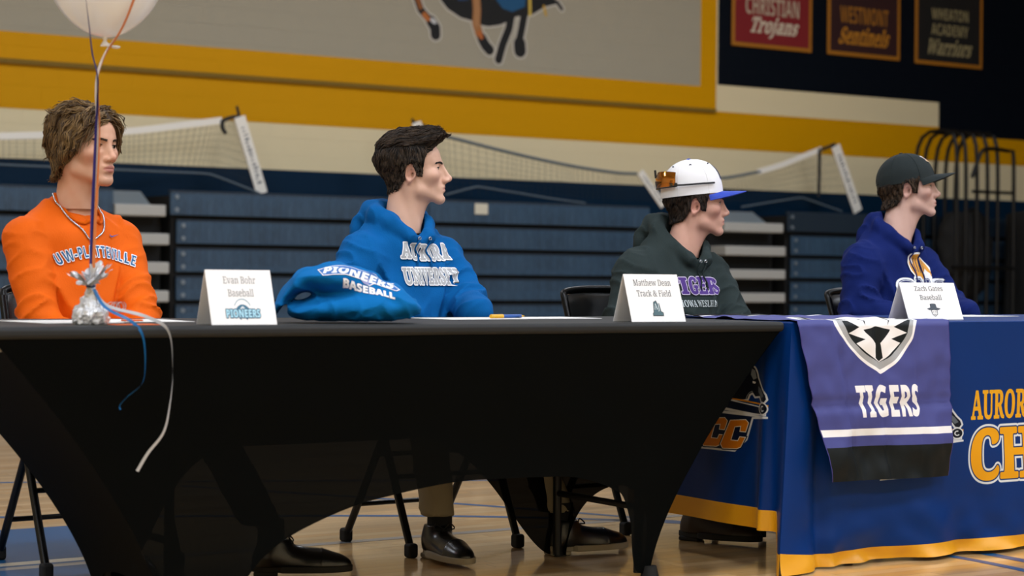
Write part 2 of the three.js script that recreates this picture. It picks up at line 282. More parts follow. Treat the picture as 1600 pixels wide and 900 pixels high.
// volleyball nets draped over the top of the bleachers
const netMat = mat(0x2a2d2c, 0.8), tapeMat = mat(0xe6e4dc, 0.6), ropeMat = mat(0x56646e, 0.7), strapMat = mat(0x17191b, 0.7);
const NZ = -18.62;
function netThing(label, top, bottom, o) {
  const t = thing('volleyball_net', label, 'net', [0, 0, 0], 0, 'volleyball nets draped over the bleachers');
  const C = (pts) => new THREE.CatmullRomCurve3(pts.map((p) => V(p[0], p[1], NZ + (p[2] ?? 0))), false, 'catmullrom', 0.3);
  const ct = C(top), cb = C(bottom), g = [], L = ct.getLength();
  const n = Math.round(L / 0.06);
  for (let i = 0; i <= n; i++) { const a = ct.getPoint(i / n), b = cb.getPoint(i / n); if (a.distanceTo(b) > 0.02) g.push(new THREE.BoxGeometry(0.0024, a.distanceTo(b), 0.0024).applyQuaternion(new THREE.Quaternion().setFromUnitVectors(V(0, 1, 0), b.clone().sub(a).normalize())).translate(...a.add(b).multiplyScalar(0.5).toArray())); }
  for (let k = 1; k < 8; k++) { const pts = []; for (let i = 0; i <= 16; i++) pts.push(ct.getPoint(i / 16).lerp(cb.getPoint(i / 16), k / 8)); g.push(new THREE.TubeGeometry(new THREE.CatmullRomCurve3(pts), 24, 0.0013, 4)); }
  const nm = part('net_mesh', join(g), netMat, t); nm.userData.kind = 'stuff';
  if (o.tape) part('top_tape', ribbon(o.tape.map((p) => [p[0], p[1], NZ + 0.01]), o.tw ?? 0.07, [0, 1, 0], 30, 0.004), tapeMat, t, 'white top tape');
  if (o.dark) part('top_cord', tube(o.dark.map((p) => [p[0], p[1], NZ]), 0.02, 30, 6), ropeMat, t);
  for (const [a, b, w] of o.strips ?? []) {
    const d = Math.hypot(b[0] - a[0], b[1] - a[1]), s = part('side_strip', rbox(w, d, 0.02, 0.006), tapeMat, t, 'white printed side strip'); s.position.set((a[0] + b[0]) / 2, (a[1] + b[1]) / 2, NZ + 0.04); s.rotation.z = Math.atan2(a[0] - b[0], a[1] - b[1]) * -1;
    print(sheet(1, 1, (u, v) => [(u - 0.5) * w * 0.8, (v - 0.5) * d * 0.86, 0.0115]), 64, 512, (q, W, H) => { q.fillStyle = '#2b3f55'; for (let k = 0; k < 16; k++) { const hh = rr(10, 22); q.fillRect(16 + rr(0, 6), 40 + k * 28, rr(18, 34), hh * 0.7); } }, s);
  }
  for (const p of o.straps ?? []) part('strap', tube(p.map((q) => [q[0], q[1], NZ + 0.02]), 0.022, 12, 6), strapMat, t, 'dark tension strap');
  if (o.tip) part('antenna_tip', rod([...o.tip[0], NZ], [...o.tip[1], NZ], 0.016), strapMat, t);
  if (o.rope) part('bottom_rope', tube(o.rope.map((p) => [p[0], p[1], NZ + 0.05]), 0.012, 40, 6, false, 0.05), ropeMat, t);
}
netThing('white-taped volleyball net draped between the orange-shirted man and its leaning strip', [[5.0, 2.16], [6.16, 2.22], [7.5, 2.336], [8.53, 2.50], [8.72, 2.53]], [[5.0, 1.9], [6.16, 1.93], [7.5, 1.91], [8.4, 1.93], [8.90, 1.78]], {
  tape: [[5.0, 2.16], [6.16, 2.22], [7.5, 2.336], [8.1, 2.43], [8.53, 2.50]], strips: [[[8.715, 2.545], [8.985, 1.74], 0.13]], straps: [[[8.53, 2.495], [8.63, 2.535], [8.72, 2.55]], [[8.53, 2.50], [8.53, 2.42], [8.57, 2.36]]], tip: [[8.735, 2.54], [8.702, 2.66]], rope: [[5.0, 1.96], [6.2, 1.935], [8.36, 1.928], [8.95, 1.745]],
});
netThing('slack volleyball net sagging behind the man in royal blue', [[10.9, 2.56], [11.25, 2.471], [12.21, 2.309], [13.0, 2.20], [13.68, 2.141], [14.05, 2.14]], [[10.95, 1.8], [11.3, 1.80], [12.2, 1.82], [13.0, 1.8], [13.7, 1.8], [14.3, 1.8]], {
  dark: [[11.25, 2.471], [12.21, 2.309], [13.0, 2.20], [13.68, 2.141], [14.0, 2.14]], strips: [[[10.88, 2.60], [10.99, 2.3], 0.12], [[14.02, 2.16], [14.38, 1.76], 0.1]], straps: [[[10.86, 2.60], [11.0, 2.56], [11.12, 2.50]]], tip: [[10.87, 2.58], [10.85, 2.64]], rope: [[11.26, 1.797], [11.69, 1.905], [12.67, 1.803], [13.2, 1.76]],
});
netThing('volleyball net with leaning white strip between the two capped men', [[14.5, 2.12], [15.37, 2.14], [16.0, 2.26], [16.64, 2.458], [17.19, 2.606]], [[14.5, 1.85], [15.4, 1.83], [16.2, 1.84], [16.8, 1.83], [17.5, 1.8]], {
  tape: [[15.9, 2.235], [16.3, 2.34], [16.64, 2.458], [16.98, 2.57]], dark: [[14.5, 2.125], [14.8, 2.12], [15.37, 2.14], [15.95, 2.24]], strips: [[[17.19, 2.62], [17.595, 1.775], 0.15]], straps: [[[16.95, 2.56], [17.08, 2.60], [17.2, 2.64]], [[16.93, 2.57], [16.93, 2.25], [16.92, 1.95]]], tip: [[17.19, 2.6], [17.17, 2.65]], rope: [[15.6, 1.78], [16.6, 1.93], [17.3, 1.77]],
});

// league banners on the dark field
const gold = mat(0xa2680a, 0.7);
function banner(label, xa, xb, yb, color, draw) {
  const t = thing('league_banner', label, 'banner', [(xa + xb) / 2, yb, z0 + 0.03], 0, 'league banners'), w = xb - xa, h = 1.75;
  part('border', rbox(w, h, 0.012, 0.005, 0, h / 2, 0), gold, t, 'gold border'); const f = part('field', rbox(w - 0.1, h - 0.1, 0.014, 0.005, 0, h / 2, 0.001), mat(color, 0.75), t);
  print(sheet(1, 1, (u, v) => [(u - 0.5) * (w - 0.2), 0.1 + v * 0.85, 0.0095]), 1024, 740, draw, t, 'lettering');
}
const script = (g, s, x, y, w, h, c) => { g.save(); g.transform(1, 0, -0.22, 1, 0.22 * y, 0); fit(g, s, x + 30, y, w, h, 'italic bold 120px serif', c, [[c, 5]]); g.restore(); };
banner('red league banner lettered Trojans, nearest the grey mural panel', 16.0, 17.38, 3.905, 0x7a1017, (g) => { fit(g, 'CHRISTIAN', 110, 250, 800, 200, 'bold 140px sans-serif', '#b3a48e'); script(g, 'Trojans', 190, 470, 700, 240, '#c9bda8'); });
banner('maroon league banner lettered Sentinels in gold, between the other two', 17.66, 19.0, 3.91, 0x2a0508, (g) => { fit(g, 'WESTMONT', 110, 240, 800, 200, 'bold 140px sans-serif', '#9a640f'); script(g, 'Sentinels', 100, 480, 820, 210, '#b07410'); });
banner('black league banner lettered Wheaton Academy Warriors, farthest right', 19.29, 20.62, 3.90, 0x070608, (g) => { fit(g, 'WHEATON', 190, 130, 660, 140, 'bold 140px sans-serif', '#8f8560'); fit(g, 'ACADEMY', 190, 320, 660, 140, 'bold 140px sans-serif', '#8f8560'); script(g, 'Warriors', 130, 500, 780, 200, '#8f8560'); });

// cart of black tubular frames and a covered black cart at the far right
{
  const t = thing('frame_cart', 'cart of tall black tubular frames behind the dark-capped man', 'cart', [0, 0, 0]);
  const bm = mat(0x060708, 0.45, { metalness: 0.3 });
  const xs = [18.0, 18.16, 18.36, 18.55, 18.74];
  xs.forEach((x, i) => part('tube_frame', tube([[x, 0.25, -17.95], [x, 2.3, -17.95], [x + 0.03, 2.74, -17.85], [x + 0.06, 2.8, -17.6], [x + 0.06, 2.74, -17.35], [x + 0.06, 2.3, -17.28], [x + 0.06, 0.25, -17.28]], 0.026, 40, 8, false, 0.4), bm, t));
  part('cross_tube', tube([[18.3, 2.2, -17.25], [18.5, 2.56, -17.25], [18.95, 2.56, -17.25], [19.06, 2.45, -17.25], [19.07, 0.3, -17.25]], 0.026, 40, 8, false, 0.3), bm, t);
  part('cross_tube', tube([[17.95, 1.05, -17.24], [19.06, 1.05, -17.24]], 0.022, 4, 8), bm, t);
  part('cross_tube', tube([[18.3, 2.02, -17.24], [19.06, 2.02, -17.24]], 0.02, 4, 8), bm, t);
  part('base', rbox(1.3, 0.12, 0.9, 0.02, 18.5, 0.2, -17.62), bm, t);
  for (const [x, z] of [[17.95, -17.95], [19.05, -17.95], [17.95, -17.28], [19.05, -17.28]]) part('caster', new THREE.CylinderGeometry(0.07, 0.07, 0.05, 16).rotateZ(Math.PI / 2).translate(x, 0.07, z), bm, t);
  part('hanging_bag', net((x, y, z) => smax(ell(x, y, z, 18.55, 1.25, -17.6, 0.42, 0.68, 0.28) + 0.02 * noise3(x * 4, y * 4, z * 4), y - 1.78 + 0.06 * noise3(x * 5, 1, z * 5), 0.06), [18.0, 0.5, -18.0], [19.1, 2.0, -17.2], 0.04), mat(0x030404, 0.8), t, 'black bags hung on the frames');
}
{
  const t = thing('covered_cart', 'large cart under a black cover at the far right edge', 'cart', [20.3, 0, -17.3]);
  const w = 1.9, d = 0.95, hh = 1.84;
  part('cover', sheet(90, 14, (u, v) => {
    const a = u * 6.28318, sx = Math.sign(Math.cos(a)) * Math.pow(Math.abs(Math.cos(a)), 0.35), sz = Math.sign(Math.sin(a)) * Math.pow(Math.abs(Math.sin(a)), 0.35);
    const k = v < 0.35 ? v / 0.35 : 1, q = v < 0.35 ? 0 : (v - 0.35) / 0.65, fold = 1 + q * 0.05 * Math.sin(a * 17 + Math.sin(a * 5) * 2);
    return [sx * w / 2 * k * fold, hh - 0.05 * k * k - q * (hh - 0.1), sz * d / 2 * k * fold];
  }), mat(0x030404, 0.85, { side: THREE.DoubleSide }), t);
  part('base', rbox(w - 0.2, 0.08, d - 0.2, 0.02, 0, 0.06, 0), mat(0x0b0b0c, 0.6), t);
}
// high-bay lamps
const lampHousing = mat(0x3a3d40, 0.6), glow = mat(0xffffff, 0.6, { emissive: LAMP_COLOR, emissiveIntensity: 6 });
LAMPS.forEach(([x, z], i) => {
  const col = ['leftmost', 'second', 'third', 'rightmost'][Math.floor(i / 4)], row = ['farthest behind the camera', 'just behind the camera line', 'above the tables', 'nearest the bleachers'][i % 4];
  const t = thing('high_bay_lamp', `long white gym ceiling lamp, ${col} column, ${row}`, 'lamp', [x, RH, z], 0, 'ceiling lamps');
  part('housing', rbox(2.4, 0.12, 1.1, 0.02, 0, -0.56, 0), lampHousing, t); part('glowing_panel', box(2.2, 0.02, 0.9, 0, -0.625, 0), glow, t);
  for (const s of [-0.9, 0.9]) part('hanger', rod([s, 0, 0], [s, -0.5, 0], 0.01), lampHousing, t);
  const l = new THREE.RectAreaLight(LAMP_COLOR, LAMP_POWER, 2.2, 0.9); l.name = 'high_bay_light'; l.position.set(x, RH - 0.65, z); l.rotation.x = -Math.PI / 2; scene.add(l);
});
// ---------------------------------------------------------------- tables
const TH = 0.737, TZ0 = -5.09, TZ1 = -4.325;
const grey = mat(0x141516, 0.5, { metalness: 0.3 }), plasticTop = mat(0x8b8a86, 0.6);
function foldingTable(label, xa, xb, inset) {
  const t = thing('folding_table', label, 'table', [(xa + xb) / 2, 0, (TZ0 + TZ1) / 2], 0), w = xb - xa, d = TZ1 - TZ0;
  part('tabletop', rbox(w - 0.03, 0.04, d - 0.03, 0.015, 0, TH - 0.03, 0), plasticTop, t);
  for (const [sx, off] of [[-1, inset[0]], [1, inset[1]]]) {
    const x = sx * (w / 2 - off);
    for (const sz of [-1, 1]) part('leg', tube([[x, 0.008, sz * 0.208], [x, 0.35, sz * 0.212], [x, TH - 0.06, sz * 0.215]], 0.0135, 12, 8), grey, t);
    part('leg_brace', rod([x, 0.2, -0.22], [x, 0.2, 0.22], 0.01), grey, t);
    part('leg_brace', rod([x + sx * 0.04, TH - 0.12, 0], [x - sx * 0.3, TH - 0.06, 0], 0.009), grey, t);
  }
  return t;
}
foldingTable('folding table under the stretched black cover', 1.41, 3.79, [0.515, 0.39]);
foldingTable('folding table under the royal blue cloth', 3.835, 6.27, [0.4, 0.4]);

// stretched black cover: tight top, four panels with arched hems drawn to the feet
{
  const t = thing('stretch_table_cover', 'tight black stretch cover with arched hems on the long left table', 'tablecloth');
  const m = mat(0x020404, 0.85, { transparent: true, opacity: 0.988, side: THREE.DoubleSide, specularIntensity: 0.15, bumpMap: weave, bumpScale: 0.0002 });
  const mTop = mat(0x0b0e0e, 0.7, { side: THREE.DoubleSide, sheen: 0.25, sheenColor: new THREE.Color(0x8d9896), sheenRoughness: 0.45 });
  const e = (h) => 1 - Math.pow(1 - h, 1.45);
  const XL = [1.395, 1.905], XR = [3.805, 3.425], ZF = [TZ1 + 0.005, -4.475], ZB = [TZ0 - 0.005, -4.945];
  const arch = (s0, L, hh, p = 6, s = Math.max(0, s0 - 0.04)) => hh * Math.pow(Math.max(0, 1 - Math.pow(Math.max(0, 1 - s / L), p)), 0.4545) + 0.006;
  const top = TH + 0.002;
  const corner = (y) => { const k = e(clamp((top - y) / top, 0, 1)); return { l: lerp(XL[0], XL[1], k), r: lerp(XR[0], XR[1], k), f: lerp(ZF[0], ZF[1], k), b: lerp(ZB[0], ZB[1], k) }; };
  const warp = (x, y, z) => 0.0035 * noise3(x * 3, y * 5, z * 3);
  const panel = (name, height, place) => part(name, sheet(200, 40, (u, v) => { const y = lerp(top - 0.012, height(u), v); return place(u, y, corner(y)); }, (u, v) => [u * 2.4, v * 0.74]), m, t);
  const FH = [[0, 0.006], [0.115, 0.008], [0.147, 0.075], [0.2, 0.150], [0.28, 0.215], [0.414, 0.280], [0.59, 0.315], [0.743, 0.311], [0.872, 0.257], [0.92, 0.17], [0.972, 0.012], [1, 0.006]];
  const fh = (u) => { let k = 0; while (k < FH.length - 2 && u > FH[k + 1][0]) k++; const [xa, ya] = FH[k], [xb, yb] = FH[k + 1], sl = (i) => (i < 1 || i > FH.length - 2 ? 0 : ((FH[i][1] - FH[i - 1][1]) * (FH[i + 1][1] - FH[i][1]) <= 0 ? 0 : 2 / ((FH[i][0] - FH[i - 1][0]) / (FH[i][1] - FH[i - 1][1]) + (FH[i + 1][0] - FH[i][0]) / (FH[i + 1][1] - FH[i][1])))), L = xb - xa, t = (u - xa) / L, t2 = t * t, t3 = t2 * t; return (2 * t3 - 3 * t2 + 1) * ya + (t3 - 2 * t2 + t) * L * sl(k) + (-2 * t3 + 3 * t2) * yb + (t3 - t2) * L * sl(k + 1); };
  const fade = (y) => clamp((y - 0.05) * 3, 0, 1) * clamp((top - y) * 20, 0, 1);
  panel('front_panel', fh, (u, y, c) => [lerp(c.l, c.r, u), y, c.f + warp(lerp(c.l, c.r, u), y, 0) * fade(y) - 0.03 * Math.sin(Math.PI * u) * fade(y) * (1 - y / top)]);
  const bh = (u) => { const q = Math.min(u, 1 - u); return 0.006 + 0.375 * Math.pow(smoothstep(q, 0.02, 0.34), 0.75); };
  panel('back_panel', bh, (u, y, c) => [lerp(c.r, c.l, u), y, c.b]);
  const eh = (u) => arch(Math.min(u, 1 - u) * 0.47, 0.235, 0.235, 2.4);
  panel('end_panel', (u) => arch(Math.min(u, 1 - u) * 0.47, 0.235, 0.09, 2.4), (u, y, c) => [c.l, y, lerp(c.b, c.f, u)]);
  panel('end_panel', eh, (u, y, c) => [c.r, y, lerp(c.f, c.b, u)]);
  const w = XR[0] - XL[0], d = ZF[0] - ZB[0];
  part('top_panel', rbox(w, 0.03, d, 0.0125, (XL[0] + XR[0]) / 2, top - 0.008, (ZF[0] + ZB[0]) / 2, 4), mTop, t);
  for (const [x, z] of [[1.905, -4.475], [1.905, -4.945], [3.425, -4.475], [3.425, -4.945]]) part('foot_pocket', new THREE.CylinderGeometry(0.02, 0.027, 0.03, 14).translate(x, 0.015, z), mat(0x0a0c0c, 0.8), t);
}

// royal blue satin cloth on the right table, printed front and end, yellow hem
const ROYAL = '#002d6c', YELLOW = '#dd9a0c';
function horseHead(g, x, y, s, flip = 1, eyeRow = true) {   // 0..100 units wide
  g.save(); g.translate(x, y); g.scale(s * flip, s); g.lineJoin = 'round'; g.lineCap = 'round';
  const head = [[2, 78], [6, 60], [10, 52], [12, 42], [20, 34], [22, 24], [32, 18], [36, 8], [46, 6], [50, -2], [58, 3], [66, 8], [72, 16, 74, 28], [80, 40], [88, 52], [97, 62], [100, 72], [94, 80], [84, 78], [78, 68], [66, 70], [60, 62], [54, 66], [50, 76], [40, 78]];
  poly(g, head, '#0d1420', '#c8ccd0', 4);
  poly(g, [[58, 10], [66, 14], [70, 30], [62, 34], [56, 24]], '#7d868e'); poly(g, [[74, 46], [84, 54], [92, 66], [84, 70], [74, 58]], '#5b646c');
  poly(g, [[60, 36], [68, 38], [66, 42], [60, 41]], '#d7dade'); g.strokeStyle = '#9aa2a9'; g.lineWidth = 1.6;
  for (let k = 0; k < 6; k++) { g.beginPath(); g.moveTo(8 + k * 8, 62 - k * 9); g.lineTo(18 + k * 6, 58 - k * 7); g.stroke(); }
  g.beginPath(); g.moveTo(46, 74); g.quadraticCurveTo(50, 60, 60, 58); g.stroke();
  g.restore();
}
function chargerLogo(g, x, y, sx, sy) {   // horse over a banner with CC
  g.save(); g.translate(x, y); g.scale(sx, sy); g.lineJoin = 'miter';
  horseHead(g, 78, 0, 0.92);
  poly(g, [[60, 66], [172, 76], [172, 80], [60, 68]], '#d4870f');
  poly(g, [[48, 84], [62, 70], [168, 84], [168, 96], [60, 96]], '#0b1730', '#d2d5d8', 2.5);
  g.beginPath(); g.arc(160, 84, 11, 0, 7); g.fillStyle = '#0d1420'; g.fill(); g.strokeStyle = '#d2d5d8'; g.lineWidth = 2.5; g.stroke(); g.beginPath(); g.arc(160, 84, 4.5, 0.6, 5.2); g.stroke();
  poly(g, [[56, 86], [112, 92], [172, 98], [56, 93]], '#cfd2d4');
  poly(g, [[20, 172], [46, 108], [60, 98], [172, 100], [134, 104], [122, 146], [98, 170]], '#0b1a3a', '#d2d5d8', 4);
  const C = (ox) => { const p = [[ox + 20, 112], [ox + 52, 108], [ox + 58, 114], [ox + 52, 132], [ox + 40, 132], [ox + 42, 122], [ox + 30, 124], [ox + 22, 150], [ox + 36, 150], [ox + 40, 142], [ox + 52, 142], [ox + 42, 162], [ox + 34, 166], [ox + 4, 168], [ox - 1, 160]]; poly(g, p, '#d0780c', '#0a0f1c', 5); poly(g, p, '#d0780c', '#e3ded2', 1.6); };
  C(24); C(68);
  g.restore();
}
const BX0 = 3.815, BX1 = 6.29;
{
  const t = thing('blue_tablecloth', 'royal blue satin tablecloth with yellow hem and school lettering', 'tablecloth');
  const satin = { roughness: 0.42, specularIntensity: 0.35, side: THREE.DoubleSide, sheen: 0.08, sheenRoughness: 0.35, sheenColor: new THREE.Color(0x3a78c8), bumpMap: weave, bumpScale: 0.00012 };
  const frontTex = tex(2048, 640, (g, W, H) => {   // 2.475 m x 0.774 m, u from the left front corner, top row = table edge
    g.fillStyle = ROYAL; g.fillRect(0, 0, W, H);
    const X = (x) => (x - BX0) / (BX1 - BX0) * W, Y = (y) => (TH - y) / 0.774 * H;
    const yel = [['#0a1c4a', 9]];
    fit(g, 'AURORA', X(4.570), Y(0.518), X(4.885) - X(4.570), Y(0.425) - Y(0.516), 'bold 120px serif', '#e3a21c', [['#e3a21c', 5]]);
    fit(g, 'CHRISTIAN', X(4.572), Y(0.394), X(5.80) - X(4.572), Y(0.232) - Y(0.392), 'bold 160px serif', '#e39e16', [['#d9dcdc', 24], ['#0a2a66', 14], ['#e39e16', 8]]);
    chargerLogo(g, X(4.15), Y(0.512), (X(4.535) - X(4.15)) / 172, (Y(0.25) - Y(0.508)) / 172);
  });
  const endTex = tex(640, 640, (g, W, H) => { g.fillStyle = ROYAL; g.fillRect(0, 0, W, H); chargerLogo(g, W * (1 - 0.465 / 0.795), (TH - 0.612) / 0.774 * H, W * 0.38 / 0.795 / 172, H * 0.275 / 0.774 / 172); });
  const plainTex = mat(ROYAL, 0.42, satin), fm = mat(0xffffff, 0.42, { ...satin, map: frontTex }), em = mat(0xffffff, 0.42, { ...satin, map: endTex }), hem = mat(YELLOW, 0.45, { side: THREE.DoubleSide, sheen: 0.3, sheenRoughness: 0.4 });
  part('top_panel', rbox(BX1 - BX0, 0.014, TZ1 - TZ0 + 0.03, 0.006, (BX0 + BX1) / 2, TH + 0.002, (TZ0 + TZ1) / 2 + 0.005), plainTex, t);
  const topY = TH + 0.004, FZ = TZ1 + 0.02;
  // front: corner fold at its left end, then a flat hanging panel touching the floor
  const lobe = (s) => Math.exp(-Math.pow(s / 0.062, 2));           // s: metres from the corner
  const hemY = (s) => lerp(0.004, 0.012, clamp(s / 0.4, 0, 1));
  const out = (k) => [-0.085 * Math.pow(k, 1.1), 0.05 * Math.pow(k, 1.1)];
  const frontAt = (s, y) => { const k = clamp((topY - y) / topY, 0, 1), o = out(k), w = lobe(s);
    return [BX0 + s + o[0] * w, y, FZ + o[1] * w + k * (0.012 * Math.sin(s * 9 + 1) * (1 - w) * Math.exp(-s) - 0.045 * Math.exp(-Math.pow((s - 0.125) / 0.035, 2)) - 0.02 * Math.exp(-Math.pow((s - 0.2) / 0.09, 2)) + 0.012 * noise3(s * 2.5, y * 3, 1) * (1 - w)) + Math.pow(k, 6) * (0.010 * Math.sin(s * 14) + 0.022 * noise3(s * 6, y * 9, 4)) * (1 - w)]; };
  const L = BX1 - BX0, hb = 0.062;
  part('front_panel', sheet(160, 40, (u, v) => { const s = L * Math.pow(u, 1.4); return frontAt(s, lerp(topY, hemY(s) + hb * lerp(1.05, 0.62, clamp(s / 0.12, 0, 1)), v)); }, (u, v) => [Math.pow(u, 1.4), 1 - v * (topY - hb * 0.8) / 0.774]), fm, t);
  part('hem', sheet(160, 6, (u, v) => { const s = L * Math.pow(u, 1.4), q = frontAt(s, lerp(hemY(s) + hb * lerp(1.05, 0.62, clamp(s / 0.12, 0, 1)), hemY(s), v)); q[2] += 0.001 + 0.012 * v * v; return q; }), hem, t, 'yellow hem');
  // left end: hangs 0.12 m off the floor, runs into the corner fold
  const D = TZ1 - TZ0 + 0.03, endHem = (s) => lerp(0.004, 0.118, smoothstep(s, 0.02, 0.05));
  const endAt = (s, y) => { const k = clamp((topY - y) / topY, 0, 1), o = out(k), w = Math.exp(-Math.pow(s / 0.04, 2));
    return [BX0 + o[0] * w - (1 - w) * (0.004 + k * 0.045 * Math.exp(-Math.pow((s - 0.10) / 0.03, 2)) - k * 0.006 * Math.sin(s * 16)), y, FZ - s + o[1] * w]; };
  const eh2 = (s) => endHem(s);
  part('end_panel', sheet(120, 40, (u, v) => { const s = D * Math.pow(u, 1.3); return endAt(s, lerp(topY, eh2(s) + hb, v)); }, (u, v) => [1 - Math.pow(u, 1.3), 1 - v * (topY - 0.18) / 0.774]), em, t);
  part('hem', sheet(120, 4, (u, v) => { const s = D * Math.pow(u, 1.3); const q = endAt(s, lerp(eh2(s) + hb, eh2(s), v)); q[0] -= 0.001; return q; }), hem, t, 'yellow hem');
  part('back_panel', sheet(60, 20, (u, v) => { const s = L * u; return [BX0 + s, lerp(topY, 0.60, v), TZ0 - 0.012 + v * 0.01 * Math.sin(s * 11)]; }), plainTex, t);
  part('end_panel', sheet(20, 20, (u, v) => [BX1 + 0.004 + v * 0.01 * Math.sin(u * 9), lerp(topY, 0.12, v), lerp(TZ0 - 0.012, FZ, u)]), plainTex, t);
}
// purple team flag draped over the join of the two tables
{
  const t = thing('team_flag', 'purple and black Tigers flag draped over the front of the tables', 'flag');
  const ft = tex(1024, 2048, (g, W, H) => {      // 0.66 m wide, 1.32 m long; bottom = black end hanging down
    g.fillStyle = '#454985'; g.fillRect(0, 0, W, H);
    const pm = W / 0.66, Y = (d) => H - d * pm;   // d metres from the lower end
    g.fillStyle = '#0a1112'; g.fillRect(0, Y(0.10), W, H); g.fillStyle = '#ecebea'; g.fillRect(0, Y(0.152), W, 0.021 * pm);
    fit(g, 'TIGERS', 0.205 * pm, Y(0.278), 0.295 * pm, 0.093 * pm, 'bold 150px sans-serif', '#eeeceb', [['#eeeceb', 5]]);
    // shield with the tiger face, drawn in millimetres up from its tip
    const cx = 0.335 * pm, by = Y(0.312), u = pm * 0.001, M = (pts, s = 1) => pts.map((p) => (p.length === 4 ? [cx + s * p[0] * u, by - p[1] * u, cx + s * p[2] * u, by - p[3] * u] : [cx + s * p[0] * u, by - p[1] * u]));
    const sh = (k) => [[0, k], [-(115 - k), 45 + k * 0.3, -(165 - k), 120], [-(205 - k), 220], [-(215 - k), 330], [215 - k, 330], [205 - k, 220], [165 - k, 120], [115 - k, 45 + k * 0.3, 0, k]];
    poly(g, M(sh(0)), '#f1efee'); poly(g, M(sh(13)), '#a3a5a6'); poly(g, M(sh(36)), '#11181a');
    poly(g, M([[0, 36], [-60, 62, -98, 92], [-58, 104], [-128, 122], [-74, 140], [-150, 168], [-100, 176], [-176, 214], [-120, 216], [-150, 300], [150, 300], [120, 216], [176, 214], [100, 176], [150, 168], [74, 140], [128, 122], [58, 104], [98, 92], [60, 62, 0, 36]]), '#efedec');
    poly(g, M([[0, 38], [-14, 48], [-10, 92], [-52, 124], [-58, 132], [-30, 136], [0, 142], [30, 136], [58, 132], [52, 124], [10, 92], [14, 48]]), '#11181a');
    for (const s of [-1, 1]) poly(g, M([[48, 145], [54, 180], [46, 205], [64, 190], [62, 168]], s), '#11181a');
    // far end, lying on the table: stripes and the upper lettering
    g.fillStyle = '#ecebea'; g.fillRect(0, Y(1.12), W, 0.022 * pm); g.fillStyle = '#0a1112'; g.fillRect(0, 0, W, Y(1.19));
    g.fillStyle = '#3f3c7a'; g.fillRect(0, 0, 6, H); g.fillRect(W - 6, 0, 6, H);
  });
  const fm = mat(0xffffff, 0.55, { map: ft, side: THREE.DoubleSide, specularIntensity: 0.4, sheen: 0.1, sheenRoughness: 0.4, sheenColor: new THREE.Color(0x8888cc) });
  // hanging corners (front face) and the run over the table top, turned a little
  const TL = [3.82, TH + 0.016, -4.302], TR = [4.455, TH + 0.016, -4.302], BL = [3.925, 0.27, -4.262], BR = [4.445, 0.262, -4.262], back = [3.90, 4.57];
  const hangAt = (u, k) => { const a = [0, 1, 2].map((c) => lerp(lerp(TL[c], BL[c], k), lerp(TR[c], BR[c], k), u));
    const crease = -0.010 * Math.exp(-Math.pow((k - 0.52) / 0.02, 2)) - 0.007 * Math.exp(-Math.pow((u - 0.5) / 0.02, 2)) - 0.006 * Math.exp(-Math.pow((u - 0.24) / 0.015, 2)) - 0.003 * Math.exp(-Math.pow((u - 0.76) / 0.015, 2));
    a[2] += crease + 0.010 * k * Math.sin(u * 9 + k * 2) + 0.014 * noise3(u * 2.2, k * 2.5, 7) * k + 0.004 * noise3(u * 7, k * 7, 3) + 0.012; if (k > 0.5) a[0] += -0.01 * (u - 0.5) * (k - 0.5); return a; };
  const rows = 70, g = sheet(70, rows, (u, v) => {
    // v 0 = hanging end, 0.38 = edge, 1 = far end on the table
    if (v < 0.36) return hangAt(u, 1 - v / 0.36);
    const q = (v - 0.36) / 0.64, len = 0.62 * q, front = hangAt(u, 0), lift = Math.max(0, 1 - q * 14);
    const z = lerp(front[2] - 0.004, TZ1 - 0.02, clamp(q * 14, 0, 1)) - len, x = lerp(lerp(TL[0], back[0] - 0.09, q), lerp(TR[0], back[1] - 0.14, q), u);
    return [x, TH + 0.0115 + 0.004 * lift + 0.008 * Math.max(0, noise3(u * 4, q * 5, 9)) * Math.min(1, q * 8) + 0.001, z];
  }, (u, v) => [u, v]);
  part('cloth', g, fm, t);
}
